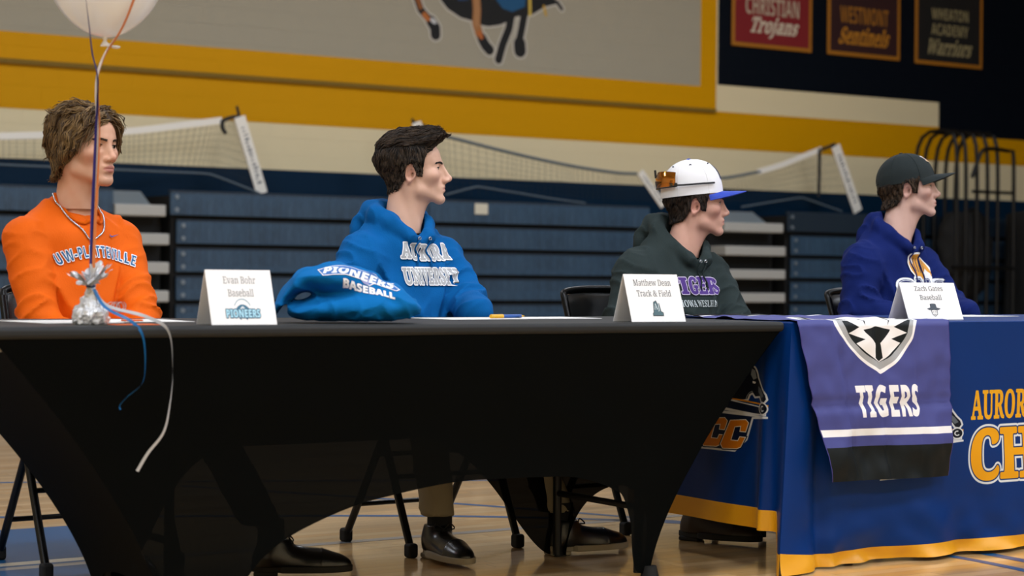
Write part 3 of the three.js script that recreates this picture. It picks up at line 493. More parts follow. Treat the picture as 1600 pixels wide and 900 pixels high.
// ---------------------------------------------------------------- people
const headSDF = (o) => {
  const w = o.width ?? 1, nz = o.nose ?? 0.121, ny = o.noseY ?? -0.036, jaw = o.jaw ?? 1, chin = o.chin ?? 0;
  const [bx, by, bz] = o.neckBase, nr = o.neckR ?? 0.052;
  const ca = Math.cos(0.32), sa = Math.sin(0.32), ct = Math.cos(0.16), st = Math.sin(0.16);
  return (x, y, z) => {
    const ax = Math.abs(x);
    let d = ell(x, y, z, 0, 0.037, -0.012, 0.0755 * w, 0.081, 0.098);
    d = smin(d, ell(x, y, z, 0, 0.03, 0.032, 0.063 * w, 0.056, 0.060), 0.03);
    d = smin(d, ell(x, y, z, 0, -0.03, 0.030, 0.058 * w, 0.074, 0.060), 0.03);
    d = smin(d, cap(ax, y, z, [0.050 * w, -0.035, 0.000], [0.049 * w * jaw, -0.066, 0.012], 0.013, 0.012), 0.03);
    d = smin(d, cap(ax, y, z, [0.049 * w * jaw, -0.068, 0.013], [0.013, -0.100, 0.078 + chin], 0.012, 0.0125), 0.026);
    d = smin(d, ell(x, y, z, 0, -0.1005, 0.081 + chin, 0.021, 0.0155, 0.017), 0.018);
    d = smin(d, ell(ax, y, z, 0.043 * w, -0.024, 0.058, 0.021, 0.018, 0.024), 0.025);
    d = smin(d, cap(ax, y, z, [0.010, 0.018, 0.086], [0.045, 0.019, 0.064], 0.0105, 0.0095), 0.014);
    d = smin(d, ell(x, y, z, 0, -0.066, 0.080, 0.027, 0.022, 0.019), 0.02);
    d = smax(d, -ell(ax, y, z, 0.031, -0.001, 0.099, 0.0165, 0.0105, 0.0165), 0.014);
    d = smin(d, cap(x, y, z, [0, 0.010, o.nasion ?? 0.0885], [0, ny + 0.004, nz - 0.0115], 0.0072, 0.0088), 0.012);
    d = smin(d, cap(x, y, z, [0, 0.002, 0.080], [0, ny - 0.004, nz - 0.029], 0.010, 0.0135), 0.010);
    d = smin(d, ell(x, y, z, 0, ny, nz - 0.0110, 0.0098, 0.0088, 0.0108), 0.009);
    d = smin(d, ell(ax, y, z, 0.0125, ny - 0.005, nz - 0.021, 0.0070, 0.0072, 0.0105), 0.008);
    d = smax(d, -ell(ax, y, z, 0.0068, ny - 0.0118, nz - 0.0155, 0.0034, 0.0035, 0.0055), 0.003);
    const lid = Math.hypot(ax - 0.031, y + 0.001, z - 0.0745) - 0.0142;
    d = smin(d, lid, 0.004);
    d = smax(d, -ell(ax, y, z, 0.032, -0.0016, 0.090, 0.0142, o.lid ?? 0.0050, 0.0135), 0.002);
    d = smin(d, ell(x, y, z, 0, -0.0622, 0.0935, 0.0215, 0.0060, 0.0090), 0.007);
    d = smin(d, ell(x, y, z, 0, -0.0750, 0.0930, 0.0185, 0.0066, 0.0088), 0.008);
    d = smax(d, -ell(x, y, z, 0, -0.0685, 0.1065, 0.0225, 0.0013, 0.0085), 0.0028);
    d = smax(d, -ell(x, y, z, 0, -0.0868, 0.1045, 0.020, 0.0055, 0.0085), 0.010);
    // ear
    const ex = ax - 0.0765 * w, ey = y + 0.011, ez = z + 0.006, u0 = ez * ca + ex * sa, n = ex * ca - ez * sa, v = ey * ct + u0 * st, u = u0 * ct - ey * st, shrink = v < -0.012 ? 1 + (v + 0.012) * 14 : 1;
    const rho = Math.hypot(v / 0.0285, u / (0.0172 * Math.max(0.5, shrink)));
    let ear = smax(ell(n, v, u, 0, 0, 0, 0.0060, 0.031, 0.0185 * Math.max(0.55, shrink)), -ell(n, v, u, 0.0075, -0.003, 0.002, 0.0105, 0.0165, 0.0090), 0.003);
    ear = smin(ear, Math.hypot((rho - 0.93) * 0.018, n - 0.0045) - 0.0036, 0.003);
    ear = smax(ear, -(Math.hypot((rho - 0.66) * 0.018, n - 0.0065) - 0.0026), 0.002);
    d = smin(d, ear, 0.006);
    d = smax(d, -ell(n, v, u, 0.0065, -0.007, 0.004, 0.0125, 0.0115, 0.0068), 0.003);
    // neck
    d = smin(d, cap(x, y, z, [0, -0.055, -0.022], [bx, by, bz], nr, nr * 1.1), 0.03);
    d = smin(d, cap(x, y, z, [0, -0.085, 0.02], [bx, by, bz + 0.028], nr * 0.5, nr * 0.5), 0.025);
    for (const s of [-1, 1]) d = smin(d, cap(x, y, z, [s * 0.056 * w, -0.045, -0.022], [bx + s * 0.012, by - 0.01, bz + 0.05], 0.013, 0.011), 0.02);
    return d;
  };
};
function skinColor(base, lip, flush) {
  const B = new THREE.Color(base), L = new THREE.Color(lip), F = new THREE.Color(flush);
  return (x, y, z, C) => {
    C.copy(B);
    const f = Math.exp(-(Math.pow((Math.abs(x) - 0.045) / 0.018, 2) + Math.pow((y + 0.03) / 0.022, 2) + Math.pow((z - 0.065) / 0.03, 2))) * 0.6 + Math.exp(-(x * x / 0.0002 + Math.pow((y + 0.036) / 0.012, 2))) * (z > 0.1 ? 0.4 : 0) + (Math.abs(x) > 0.073 && y > -0.045 && y < 0.022 ? 0.4 : 0);
    C.lerp(F, clamp(f + 0.12 * noise3(x * 40, y * 40, z * 40), 0, 1));
    const m = Math.pow(x / 0.0215, 2) + Math.pow((y + 0.0685) / (0.0112 - Math.abs(x) * 0.2), 2);
    if (m < 1.3 && z > 0.085) C.lerp(L, smoothstep(1.3 - m, 0, 0.4) * 0.85);
  };
}
// strands of hair: roots on the head, grown along a flow and kept outside a volume
function strands(n, o) {
  const geos = { p: [], n: [], c: [], i: [] }, base = new THREE.Color(o.color), hi = new THREE.Color(o.light), C = new THREE.Color(), e = 0.002, sdf = o.sdf;
  const grad = (p) => V(sdf(p.x + e, p.y, p.z) - sdf(p.x - e, p.y, p.z), sdf(p.x, p.y + e, p.z) - sdf(p.x, p.y - e, p.z), sdf(p.x, p.y, p.z + e) - sdf(p.x, p.y, p.z - e)).normalize();
  let made = 0, tries = 0;
  while (made < n && tries++ < n * 12) {
    const dir = V(rr(-1, 1), rr(-1, 1), rr(-1, 1)); if (dir.lengthSq() > 1 || dir.lengthSq() < 0.01) continue; dir.normalize();
    const p = V(0, 0.03, -0.012).addScaledVector(dir, 0.2); let k = 0; for (; k < 40; k++) { const d = sdf(p.x, p.y, p.z); if (d < 0.0005) break; p.addScaledVector(dir, -d * 0.8); }
    if (!o.root(p.x, p.y, p.z)) continue;
    const len = o.length(p.x, p.y, p.z) * rr(0.7, 1.2), seg = 7, r0 = (o.radius ?? 0.0022) * rr(0.6, 1.3), pts = [p.clone().addScaledVector(grad(p), -0.002)], jit = V(rr(-1, 1), rr(-1, 1), rr(-1, 1)).multiplyScalar(o.messy ?? 0.25), ph = rr(0, 6.28);
    let q = p.clone();
    for (let s = 1; s <= seg; s++) {
      const cf = o.clump ?? 24, g = grad(q), f = V(...o.flow(q.x, q.y, q.z)).addScaledVector(jit, 0.35).add(V(noise3(q.x * cf, q.y * cf, q.z * cf), noise3(q.x * cf + 9, q.y * cf, q.z * cf), noise3(q.x * cf, q.y * cf + 9, q.z * cf)).multiplyScalar(o.messy * 2.2)); f.addScaledVector(g, -f.dot(g) * (o.hug ?? 0.85)).normalize();
      if (o.wave) { const sd = f.clone().cross(g); f.addScaledVector(sd, o.wave * Math.sin(s * 1.3 + ph)).normalize(); }
      q = q.clone().addScaledVector(f, len / seg);
      const d = sdf(q.x, q.y, q.z), want = (o.lift ?? 0.002) * (0.4 + 0.6 * Math.sin(Math.PI * s / seg)) ; if (d < want) q.addScaledVector(grad(q), want - d);
      if (o.after) o.after(q, s / seg); if (o.stay && o.stay(q.x, q.y, q.z) < 0) q = pts[s - 1].clone().addScaledVector(f, 0.0006);
      pts.push(q);
    }
    const tone = clamp(0.35 + 0.45 * noise3(p.x * 45, p.y * 45, p.z * 45) + rr(-0.3, 0.3), 0, 1); C.copy(base).lerp(hi, tone * (o.mixed ?? 1));
    const at = geos.p.length / 3, S = 5;
    for (let s = 0; s <= seg; s++) {
      const t = pts[Math.min(s + 1, seg)].clone().sub(pts[Math.max(0, s - 1)]).normalize(), g = grad(pts[s]), a = t.clone().cross(g).normalize(), b = a.clone().cross(t), r = r0 * Math.sin(Math.PI * (0.12 + 0.86 * s / seg)) + 0.0002;
      for (let k = 0; k < S; k++) { const an = k / S * 6.28318, nx = a.clone().multiplyScalar(Math.cos(an) * 1.5).addScaledVector(b, Math.sin(an) * 0.8); geos.p.push(...pts[s].clone().addScaledVector(nx, r).toArray()); geos.n.push(...nx.normalize().toArray()); geos.c.push(C.r, C.g, C.b); }
      if (s < seg) for (let k = 0; k < S; k++) { const a0 = at + s * S + k, a1 = at + s * S + (k + 1) % S; geos.i.push(a0, a1 + S, a1, a0, a0 + S, a1 + S); }
    }
    made++;
  }
  const g = new THREE.BufferGeometry(); g.setAttribute('position', new THREE.Float32BufferAttribute(geos.p, 3)); g.setAttribute('normal', new THREE.Float32BufferAttribute(geos.n, 3)); g.setAttribute('color', new THREE.Float32BufferAttribute(geos.c, 3)); g.setIndex(geos.i); return g;
}
const withColor = (g, hex) => { const C = new THREE.Color(hex); g.deleteAttribute('uv'); return colorBy(g, (x, y, z, c) => c.copy(C)); };
// lowest y of the hair at a given depth z (side view of the hairline)
const hairline = (tab) => (x, y, z) => { for (let k = 0; k < tab.length - 1; k++) if (z <= tab[k][0] && z >= tab[k + 1][0]) { const t = (tab[k][0] - z) / (tab[k][0] - tab[k + 1][0]); return y - lerp(tab[k][1], tab[k + 1][1], t); } return z > tab[0][0] ? y - tab[0][1] : y - tab[tab.length - 1][1]; };
const SHORT = [[0.095, 0.085], [0.085, 0.075], [0.07, 0.062], [0.055, 0.052], [0.045, 0.040], [0.037, 0.012], [0.030, -0.022], [0.014, -0.020], [0.006, 0.006], [-0.004, 0.022], [-0.018, 0.016], [-0.026, -0.025], [-0.05, -0.06], [-0.09, -0.072]];

// clothing -----------------------------------------------------------------
const ridge = (x, y, z) => { const n = 1 - Math.abs(noise3(x, y, z)); return n * n * n; };
function garment(c) {   // torso and arms in the person's own axes; c.off loosens or tightens it
  const cz = c.cz ?? 0.02, dy = c.dy ?? 0, sy = c.sy ?? 0.965, sw = c.sw ?? 0.15, off = c.off ?? 0, N = c.neck, A = c.arms;
  const arm = (x, y, z, a, k) => {
    let d = smin(cap(x, y, z, a.s, a.e, 0.064, 0.053), cap(x, y, z, a.e, a.w, 0.052, a.cuff ?? 0.040), 0.025);
    if (c.folds && d < 0.05) {
      const ex = a.e[0] - a.s[0], ey = a.e[1] - a.s[1], ez = a.e[2] - a.s[2], L = Math.hypot(ex, ey, ez), t = ((x - a.s[0]) * ex + (y - a.s[1]) * ey + (z - a.s[2]) * ez) / L;
      const near = Math.exp(-Math.pow(Math.hypot(x - a.e[0], y - a.e[1], z - a.e[2]) / 0.11, 2));
      d -= c.folds * (0.4 + 1.1 * near) * (ridge(t * 11 + k * 7, x * 5 + z * 4, z * 5 - x * 3) - 0.35) * 0.011;
    }
    return d;
  };
  return (x, y, z) => {
    const ax = Math.abs(x);
    let d = ell(x, y, z, 0, 0.845 + dy, cz, c.tw ?? 0.158, 0.165, 0.108);
    d = smin(d, ell(x, y, z, 0, 0.675 + dy * 0.6, cz * 0.6 + 0.012, (c.tw ?? 0.158) - 0.008, 0.155, 0.118), 0.10);
    d = smin(d, ell(x, y, z, 0, 0.535, 0.0, 0.170, 0.10, 0.140), 0.08);
    d = smin(d, cap(ax, y, z, [0.02, sy - 0.005, cz - 0.01], [sw - 0.02, sy - 0.02, cz - 0.015], 0.066, 0.060), 0.05);
    d = smin(d, cap(ax, y, z, [sw - 0.01, sy, cz - 0.02], c.trap ?? [N[0] + 0.035, N[1], N[2] - 0.01], 0.042, c.trap ? 0.020 : 0.036), c.trap ? 0.03 : 0.05);
    if (c.folds && d < 0.06) d -= c.folds * (0.012 * (ridge(x * 5 + 3, y * 3.2 - ax * 4, z * 5) - 0.3) + 0.006 * noise3(x * 9, y * 7, z * 9) + 0.008 * (ridge(x * 3 - y * 4, y * 6 + x * 2, 5.5) - 0.3) * smoothstep(0.85 - y, 0, 0.15));
    d = smin(d, arm(x, y, z, A[0], 0), c.armK ?? 0.035); d = smin(d, arm(x, y, z, A[1], 1), c.armK ?? 0.035);
    d -= off;
    if (c.hood) {
      const H = c.hoodPts ?? [[0, -0.062, 0.085, 0.017], [0.040, -0.035, 0.082, 0.021], [0.080, 0.005, 0.035, 0.027], [0.088, 0.030, -0.02, 0.032], [0.055, 0.048, -0.075, 0.036], [0, 0.050, -0.09, 0.037]];
      let hd = 9; const [hu, hf] = c.hoodUp ?? [0, 0], hx = Math.abs(x - N[0]), hz0 = z - N[2], bk = smoothstep(0.05 - hz0, 0, 0.12), hy = y - N[1] - hu * bk, hz = hz0 - hf * bk;
      for (let k = 0; k < H.length - 1; k++) hd = smin(hd, cap(hx, hy, hz, H[k], H[k + 1], H[k][3], H[k + 1][3]), 0.012);
      hd = smin(hd, ell(hx, hy, hz, 0, -0.02, -0.115, 0.115, 0.085, 0.045), 0.04);
      if (hd < 0.04) hd -= 0.007 * (ridge(hx * 9, hy * 10, hz * 9 + 4) - 0.3);
      d = smin(d, hd, 0.014);
    }
    const nk = cap(x, y, z, [N[0], N[1] - 0.05, N[2] + 0.012], [N[0] + (c.lean?.[0] ?? 0), N[1] + 0.16, N[2] + (c.lean?.[1] ?? 0.02)], c.neckHole ?? 0.066, c.neckHole ?? 0.066);
    d = smax(d, -nk, 0.008);
    return d;
  };
}
function handSDF(W, D, U, s, F) {   // wrist, finger direction, back-of-hand direction; s = side of the thumb
  const w = V(...W), f = V(...D).normalize(), up = V(...U).addScaledVector(f, -V(...U).dot(f)).normalize(), side = f.clone().cross(up).multiplyScalar(s);
  const P = (a, b, c) => w.clone().addScaledVector(f, a).addScaledVector(side, b).addScaledVector(up, c).toArray();
  const fd = V(...F).normalize(), bones = [[w.clone().addScaledVector(fd, -0.07).toArray(), w.toArray(), 0.027, 0.024], [w.toArray(), P(0.02, 0, 0), 0.024, 0.022]];
  for (const b of [-0.024, -0.008, 0.008, 0.024]) bones.push([P(0.01, b * 0.7, 0), P(0.085, b * 1.15, -0.002), 0.014, 0.0115]);
  [[-0.028, 0.060], [-0.0095, 0.072], [0.0095, 0.078], [0.028, 0.070]].forEach(([b, L]) => { const a = P(0.085, b, -0.002), m = P(0.085 + L * 0.5, b * 1.08, -0.012), e = P(0.085 + L * 0.92, b * 1.1, -0.034); bones.push([a, m, 0.0095, 0.0088], [m, e, 0.0088, 0.0072]); });
  const t0 = P(0.02, 0.024, -0.006), t1 = P(0.055, 0.050, -0.016), t2 = P(0.088, 0.056, -0.022); bones.push([t0, t1, 0.0135, 0.0105], [t1, t2, 0.0105, 0.008]);
  return (x, y, z) => { let d = 9; bones.forEach((b, i) => { d = smin(d, cap(x, y, z, b[0], b[1], b[2], b[3]), i < 6 ? 0.012 : 0.005); }); return d; };
}
function legSDF(L, grow, folds) {   // L: [hip, knee, ankle]
  return (x, y, z) => { let d = smin(cap(x, y, z, L[0], L[1], 0.083 + grow, 0.060 + grow), cap(x, y, z, L[1], L[2], 0.056 + grow, 0.040 + grow * 1.9), 0.03); if (folds && d < 0.04) d -= 0.006 * (ridge(x * 8, y * 7, z * 8) - 0.35); return d; };
}
function shoe(parent, heel, toe, o) {   // heel and toe on the floor, in the parent's axes
  const g = new THREE.Group(); g.name = 'shoe'; const d = V(toe[0] - heel[0], 0, toe[1] - heel[1]); g.position.set(heel[0], o.y ?? 0, heel[1]); g.rotation.y = Math.atan2(d.x, d.z); g.rotation.x = o.tilt ?? 0; g.rotation.order = 'YXZ'; parent.add(g);
  const L = o.length ?? 0.29, half = (z) => { const t = clamp(z / L, 0, 1); return 0.031 + 0.016 * Math.pow(Math.sin(Math.PI * clamp(t * 0.95, 0, 1)), 1.2) * (t > 0.3 ? 1 : 0.3) + (t > 0.3 ? 0.005 : 0); };
  const out = new THREE.Shape(); for (let k = 0; k <= 40; k++) { const t = k / 40, z = L * (0.5 - 0.5 * Math.cos(Math.PI * t)), x = half(z) * Math.pow(Math.max(0, 1 - Math.pow(Math.abs(2 * z / L - 1), 5)), 0.5); k ? out.lineTo(x, z) : out.moveTo(x, z); } for (let k = 40; k >= 0; k--) { const t = k / 40, z = L * (0.5 - 0.5 * Math.cos(Math.PI * t)), x = half(z) * Math.pow(Math.max(0, 1 - Math.pow(Math.abs(2 * z / L - 1), 5)), 0.5); out.lineTo(-x, z); }
  const ex = (dd, b) => new THREE.ExtrudeGeometry(out, { depth: dd, bevelEnabled: true, bevelSize: b, bevelThickness: b, bevelSegments: 2, curveSegments: 8 }).rotateX(Math.PI / 2).scale(1, 1, 1);
  part('sole', ex(0.013, 0.003).translate(0, 0.029, 0), o.sole, g, o.soleLabel); const hs = part('heel', rbox(0.062, 0.016, 0.07, 0.006, 0, 0.0082, 0.042), o.sole, g);
  const up = (x, y, z) => {
    let q = ell(x, y, z, 0, 0.030, L - 0.085, 0.044, 0.036, 0.085); q = smin(q, ell(x, y, z, 0, 0.035, 0.06, 0.035, 0.06, 0.058), 0.05); q = smin(q, cap(x, y, z, [0, 0.055, 0.06], [0, 0.035, L - 0.10], 0.037, 0.033), 0.03);
    q = smin(q, cap(x, y, z, [0, 0.07, 0.065], [0, 0.09, 0.066], 0.036, 0.037), 0.03);
    q = smin(q, Math.abs(z - (L - 0.085)) < 0.004 && y > 0.03 ? q - 0.0012 : q, 0.001); return smax(smax(q, 0.028 - y, 0.004), y - 0.1, 0.004);
  };
  part('upper', net(up, [-0.06, 0.015, -0.02], [0.06, 0.12, L + 0.02], 0.0035).scale(1, 1.12, 1).translate(0, -0.0035, 0), o.leather, g, o.upperLabel);
  const fr = (x, z) => { let y = 0.16; for (let k = 0; k < 50; k++) { const q = up(x, y, z); if (q < 0.0004) break; y -= q * 0.8; } return y; };
  const lg = []; for (let k = 0; k < 4; k++) { const z = 0.115 + k * 0.019; lg.push(tube([[-0.017, fr(-0.017, z) + 0.001, z], [0, fr(0, z) + 0.003, z + 0.004], [0.017, fr(0.017, z) + 0.001, z]], 0.0024, 8, 6)); }
  for (const s of [-1, 1]) lg.push(tube([[0, fr(0, 0.115) + 0.005, 0.115], [s * 0.022, fr(0, 0.115) + 0.022, 0.108], [s * 0.034, fr(0, 0.115) + 0.008, 0.12], [s * 0.008, fr(0, 0.115) + 0.004, 0.118]], 0.0022, 16, 6));
  part('laces', join(lg), o.lace ?? o.leather, g);
  return g;
}
const leather = { black: mat(0x0b0a0a, 0.28, { clearcoat: 0.3, clearcoatRoughness: 0.25 }), brown: mat(0x2a1d12, 0.5) }, soleM = { pale: mat(0x9a8f7a, 0.7), dark: mat(0x12100e, 0.7) }, laceM = mat(0x0d0c0b, 0.8);
const cottonMat = (c, o = {}) => mat(c, 0.88, { specularIntensity: 0.25, sheen: 0.05, sheenRoughness: 0.6, sheenColor: new THREE.Color(c).lerp(new THREE.Color(0xffffff), 0.2), bumpMap: weave, bumpScale: 0.0006, ...o });
const frontZ = (sdf, x, y, z = 0.45) => { for (let k = 0; k < 80; k++) { const d = sdf(x, y, z); if (d < 0.0004 || z < -0.25) break; z -= d * 0.7; } return Math.max(z, -0.25); };

function person(c) {
  const t = thing('person', c.label, 'person', [c.at[0], 0, c.at[1]], c.yaw, 'seated young men at the signing tables');
  const inv = (p) => { const q = V(p[0] - c.at[0], p[1], p[2] - c.at[1]).applyAxisAngle(V(0, 1, 0), -c.yaw); return q.toArray(); };   // world -> own axes
  // head pose
  const hq = new THREE.Quaternion().setFromEuler(new THREE.Euler(c.head.pitch ?? 0, c.head.yaw - c.yaw, c.head.roll ?? 0, 'YXZ')), hp = V(...inv(c.head.at)), hm = new THREE.Matrix4().compose(hp, hq, V(1, 1, 1)), hi = hm.clone().invert();
  const N = c.neck ?? [0, 1.03, 0.0], nb = V(N[0], N[1] - 0.03, N[2] - 0.005).applyMatrix4(hi);
  const hs = headSDF({ ...c.face, neckBase: nb.toArray() });
  const arms = c.arms.map((a) => ({ s: a.s, e: inv(a.e), w: inv(a.w), cuff: a.cuff }));
  const G = garment({ ...c.shirt, neck: N, arms, lean: [(hp.x - N[0]) * 0.6, (hp.z - N[2]) * 0.6 - 0.01] });
  const legs = c.legs.map((l) => l.map(inv));
  // one continuous skin: head at 2.5 mm, the rest coarser, merged
  const headG = net(hs, [-0.1, Math.min(-0.16, nb.y), Math.min(-0.125, nb.z - 0.07)], [0.1, 0.13, 0.135], 0.0025); headG.deleteAttribute('uv');
  colorBy(headG, skinColor(...c.skin)); headG.applyMatrix4(hm);
  const under = garment({ ...c.shirt, neck: N, arms: arms.map((a) => ({ ...a, cuff: 0.026 })), off: -0.022, folds: 0, hood: false, neckHole: 0.001 });
  const lf = legs.map((l) => legSDF(l, -0.012, false));
  const bodyF = (x, y, z) => Math.min(smin(under(x, y, z), smin(lf[0](x, y, z), lf[1](x, y, z), 0.04), 0.04), cap(x, y, z, [N[0], N[1] - 0.08, N[2]], [N[0], N[1] - 0.01, N[2]], 0.05, 0.05));
  const flat = (g) => { g.deleteAttribute('uv'); const S = new THREE.Color(c.skin[0]); return colorBy(g, (x, y, z, C) => C.copy(S)); };
  const bits = [headG, flat(net(bodyF, [-0.62, 0.03, -0.3], [0.62, 1.12, 0.7], 0.014))];
  arms.forEach((a, k) => { const dir = c.hands?.[k]?.dir ?? V(a.w[0] - a.e[0], a.w[1] - a.e[1], a.w[2] - a.e[2]).toArray(), f = handSDF(a.w, dir, c.hands?.[k]?.up ?? [0, 1, 0], k ? -1 : 1, [a.w[0] - a.e[0], a.w[1] - a.e[1], a.w[2] - a.e[2]]), m = 0.2; bits.push(flat(net(f, a.w.map((v) => v - m), a.w.map((v) => v + m), 0.0032))); });
  part('body', mergeGeometries(bits), mat(0xffffff, 0.5, { vertexColors: true, specularIntensity: 0.6 }), t);
  // eyes and brows
  const hg = new THREE.Group(); hg.name = 'head_details'; hg.applyMatrix4(hm); t.add(hg);
  const gaze = V(...(c.gaze ?? [0, 0, 1])).normalize();
  for (const s of [-1, 1]) { const g = new THREE.SphereGeometry(0.0128, 28, 20); g.deleteAttribute('uv'); colorBy(g, (x, y, z, C) => { const k = (x * gaze.x + y * gaze.y + z * gaze.z) / 0.0128; C.set(k > 0.975 ? 0x060404 : k > 0.87 ? (c.iris ?? 0x2a1b10) : 0xb9ada3); }); part('eye', g.translate(s * 0.031, -0.001, 0.0745), mat(0xffffff, 0.15, { vertexColors: true }), hg);
    const bg = []; for (let k = 0; k < 66; k++) { const q = (k % 33) / 32, bx = s * lerp(0.013, 0.048, q), by = 0.0125 + 0.0055 * Math.sin(Math.PI * (0.15 + 0.7 * q)) + rr(-0.0030, 0.0028), z = frontZ(hs, bx, by, 0.13); const z2 = frontZ(hs, bx + s * 0.007, by + 0.0015 * (1 - 2 * q), 0.13); bg.push(new THREE.CylinderGeometry(0.0004, 0.0013, 0.0085, 5).applyQuaternion(new THREE.Quaternion().setFromUnitVectors(V(0, 1, 0), V(s * 0.007, 0.0025 * (1 - 1.6 * q), z2 - z).normalize())).translate(bx + s * 0.003, by, (z + z2) / 2 + 0.0004)); }
    const lp = []; for (let k = 0; k <= 10; k++) { const q = k / 10, lx = s * lerp(0.0205, 0.0458, q), ly = -0.0012 + (c.face.lid ?? 0.0050) * Math.sqrt(Math.max(0, 1 - Math.pow((lx * s - 0.032) / 0.0145, 2))) * 0.95; lp.push([lx, ly, Math.min(frontZ(hs, lx, ly + 0.0016, 0.13), 0.0905) + 0.0004]); } part('eyelashes', tube(lp, 0.0011, 24, 6), mat(0x140d09, 0.8), hg);
    part('eyebrow', join(bg), mat(c.brow ?? 0x2a1c12, 0.8), hg); }
  // trousers, socks, shoes
  const tf = legs.map((l) => legSDF(l, 0.006, true)); const cut = Math.min(legs[0][2][1], legs[1][2][1]);
  const trouser = (x, y, z) => { let d = smin(tf[0](x, y, z), tf[1](x, y, z), 0.03); d = smin(d, ell(x, y, z, 0, 0.525, -0.01, 0.165, 0.10, 0.13), 0.05); return smax(d, (c.hemY ?? 0.15) - y, 0.004); };
  part('trousers', net(trouser, [-0.65, 0.08, -0.3], [0.65, 0.68, 0.75], 0.012), cottonMat(c.trousers ?? 0x8d826b, { sheen: 0.1 }), t);
  legs.forEach((l) => part('sock', net((x, y, z) => smax(cap(x, y, z, [l[2][0], 0.055, l[2][2]], [l[2][0], 0.24, l[2][2]], 0.039, 0.038), y - 0.165, 0.004), [l[2][0] - 0.07, 0.0, l[2][2] - 0.07], [l[2][0] + 0.07, 0.3, l[2][2] + 0.07], 0.008), mat(c.sock ?? 0x0e0f10, 0.9), t));
  c.shoes.forEach((s) => { const a = inv([s.heel[0], 0, s.heel[1]]), b = inv([s.toe[0], 0, s.toe[1]]); shoe(t, [a[0], a[2]], [b[0], b[2]], { leather: c.leather ?? leather.black, sole: c.sole ?? soleM.dark, lace: laceM }); });
  // top
  const top = part(c.shirt.hood ? 'hooded_sweatshirt' : 'long_sleeve_shirt', net(G, [-0.55, 0.44, -0.32], [0.55, 1.2, 0.5], c.shirt.cell ?? 0.0072), cottonMat(c.shirt.color, c.shirt.mat), t, c.shirt.label);
  if (c.shirt.strings) for (const s of [-1, 1]) {
    const [len, sp] = c.shirt.strings, y0 = N[1] - 0.045, pts = []; for (let k = 0; k <= 7; k++) { const y = y0 - len * k / 7, x = N[0] + s * (sp + 0.006 * Math.sin(k * 1.1 + s)) ; pts.push([x, y, frontZ(G, x, y) + 0.0062]); }
    const st = part('drawstring', tube(pts, 0.0027, 40, 8), cottonMat(c.shirt.color), top); part('aglet', rod(pts[7], [pts[7][0], pts[7][1] - 0.014, pts[7][2]], 0.0042), cottonMat(c.shirt.color), top); part('eyelet', new THREE.TorusGeometry(0.005, 0.0018, 8, 16).translate(pts[0][0], pts[0][1] + 0.003, pts[0][2] - 0.001), mat(0xb8bcc0, 0.3, { metalness: 0.9 }), top);
  }
  for (const a of arms) if (c.shirt.cuffs) { const d = V(a.w[0] - a.e[0], a.w[1] - a.e[1], a.w[2] - a.e[2]).normalize(), w = V(...a.w); part('cuff', net((x, y, z) => { const q = smax(cap(x, y, z, w.clone().addScaledVector(d, -0.05).toArray(), w.clone().addScaledVector(d, 0.03).toArray(), 0.040, 0.036), -cap(x, y, z, w.toArray(), w.clone().addScaledVector(d, 0.1).toArray(), 0.029, 0.029), 0.003); return smax(q, (x - w.x) * d.x + (y - w.y) * d.y + (z - w.z) * d.z - 0.012, 0.004); }, w.clone().addScalar(-0.1).toArray(), w.clone().addScalar(0.1).toArray(), 0.0045), cottonMat(c.shirt.color), top); }
  const away = arms.map((a, k) => ({ s: [0, 0.6, -0.1], e: [0, 0.55, -0.1], w: [0, 0.5, -0.1] })), G0 = garment({ ...c.shirt, neck: N, arms: away, lean: [0, 0] });
  return { t, hg, hs, hm, G, G0, top, N, inv };
}
const chest = (P, cx, cy, w, h, W, H, draw, o = {}) => print(sheet(80, 36, (u, v) => {
  const x = cx + (u - 0.5) * w, y = cy + (v - 0.5) * h, z0 = Math.max(0.075, frontZ(P.G0, x, y, 0.3)); let z = z0 + 0.05; if (P.G(x, y, z) < 0) return [x, y, z0];
  for (let k = 0; k < 60; k++) { const d = P.G(x, y, z); if (d < 0.0003 || z < -0.05) break; z -= d * 0.7; } return [x, y, Math.max(z, -0.05) + 0.0042];
}), W, H, draw, P.top, 'chest_print', o);
const cut = (P, tab, thick, o = {}) => {   // the mass of hair under the strands
  const hl = hairline(tab), hs = P.hs;
  return (x, y, z) => { let d = hs(x, y, z) - thick(x, y, z); if (d < 0.03) d += 0.0035 * noise3(x * 60, y * 25, z * 60); d = smax(d, -hl(x, y, z), 0.006); if (o.trim) d = smax(d, o.trim(x, y, z), 0.004); return smax(d, 0.012 - Math.hypot(x, y - 0.03, z + 0.01), 0.01); };
};
function hair(P, tab, thick, n, o) {
  const f = cut(P, tab, thick, o), vol = net(f, [-0.125, -0.15, -0.15], [0.125, 0.175, 0.15], 0.0045), hl = hairline(tab), both = (x, y, z) => Math.min(f(x, y, z), P.hs(x, y, z));
  const g = strands(n, { sdf: both, root: (x, y, z) => f(x, y, z) < 0.003 && (!o.allow || o.allow(x, y, z)), stay: (x, y, z) => hl(x, y, z) + (o.over ?? 0.003), ...o });
  return part('hair', mergeGeometries([withColor(vol, o.color), g]), mat(0xffffff, 0.62, { vertexColors: true, specularIntensity: 0.5 }), P.hg);
}
const legsFor = (x, z = -5.44) => [[x - 0.09, 0.5, z], [x + 0.09, 0.5, z]];
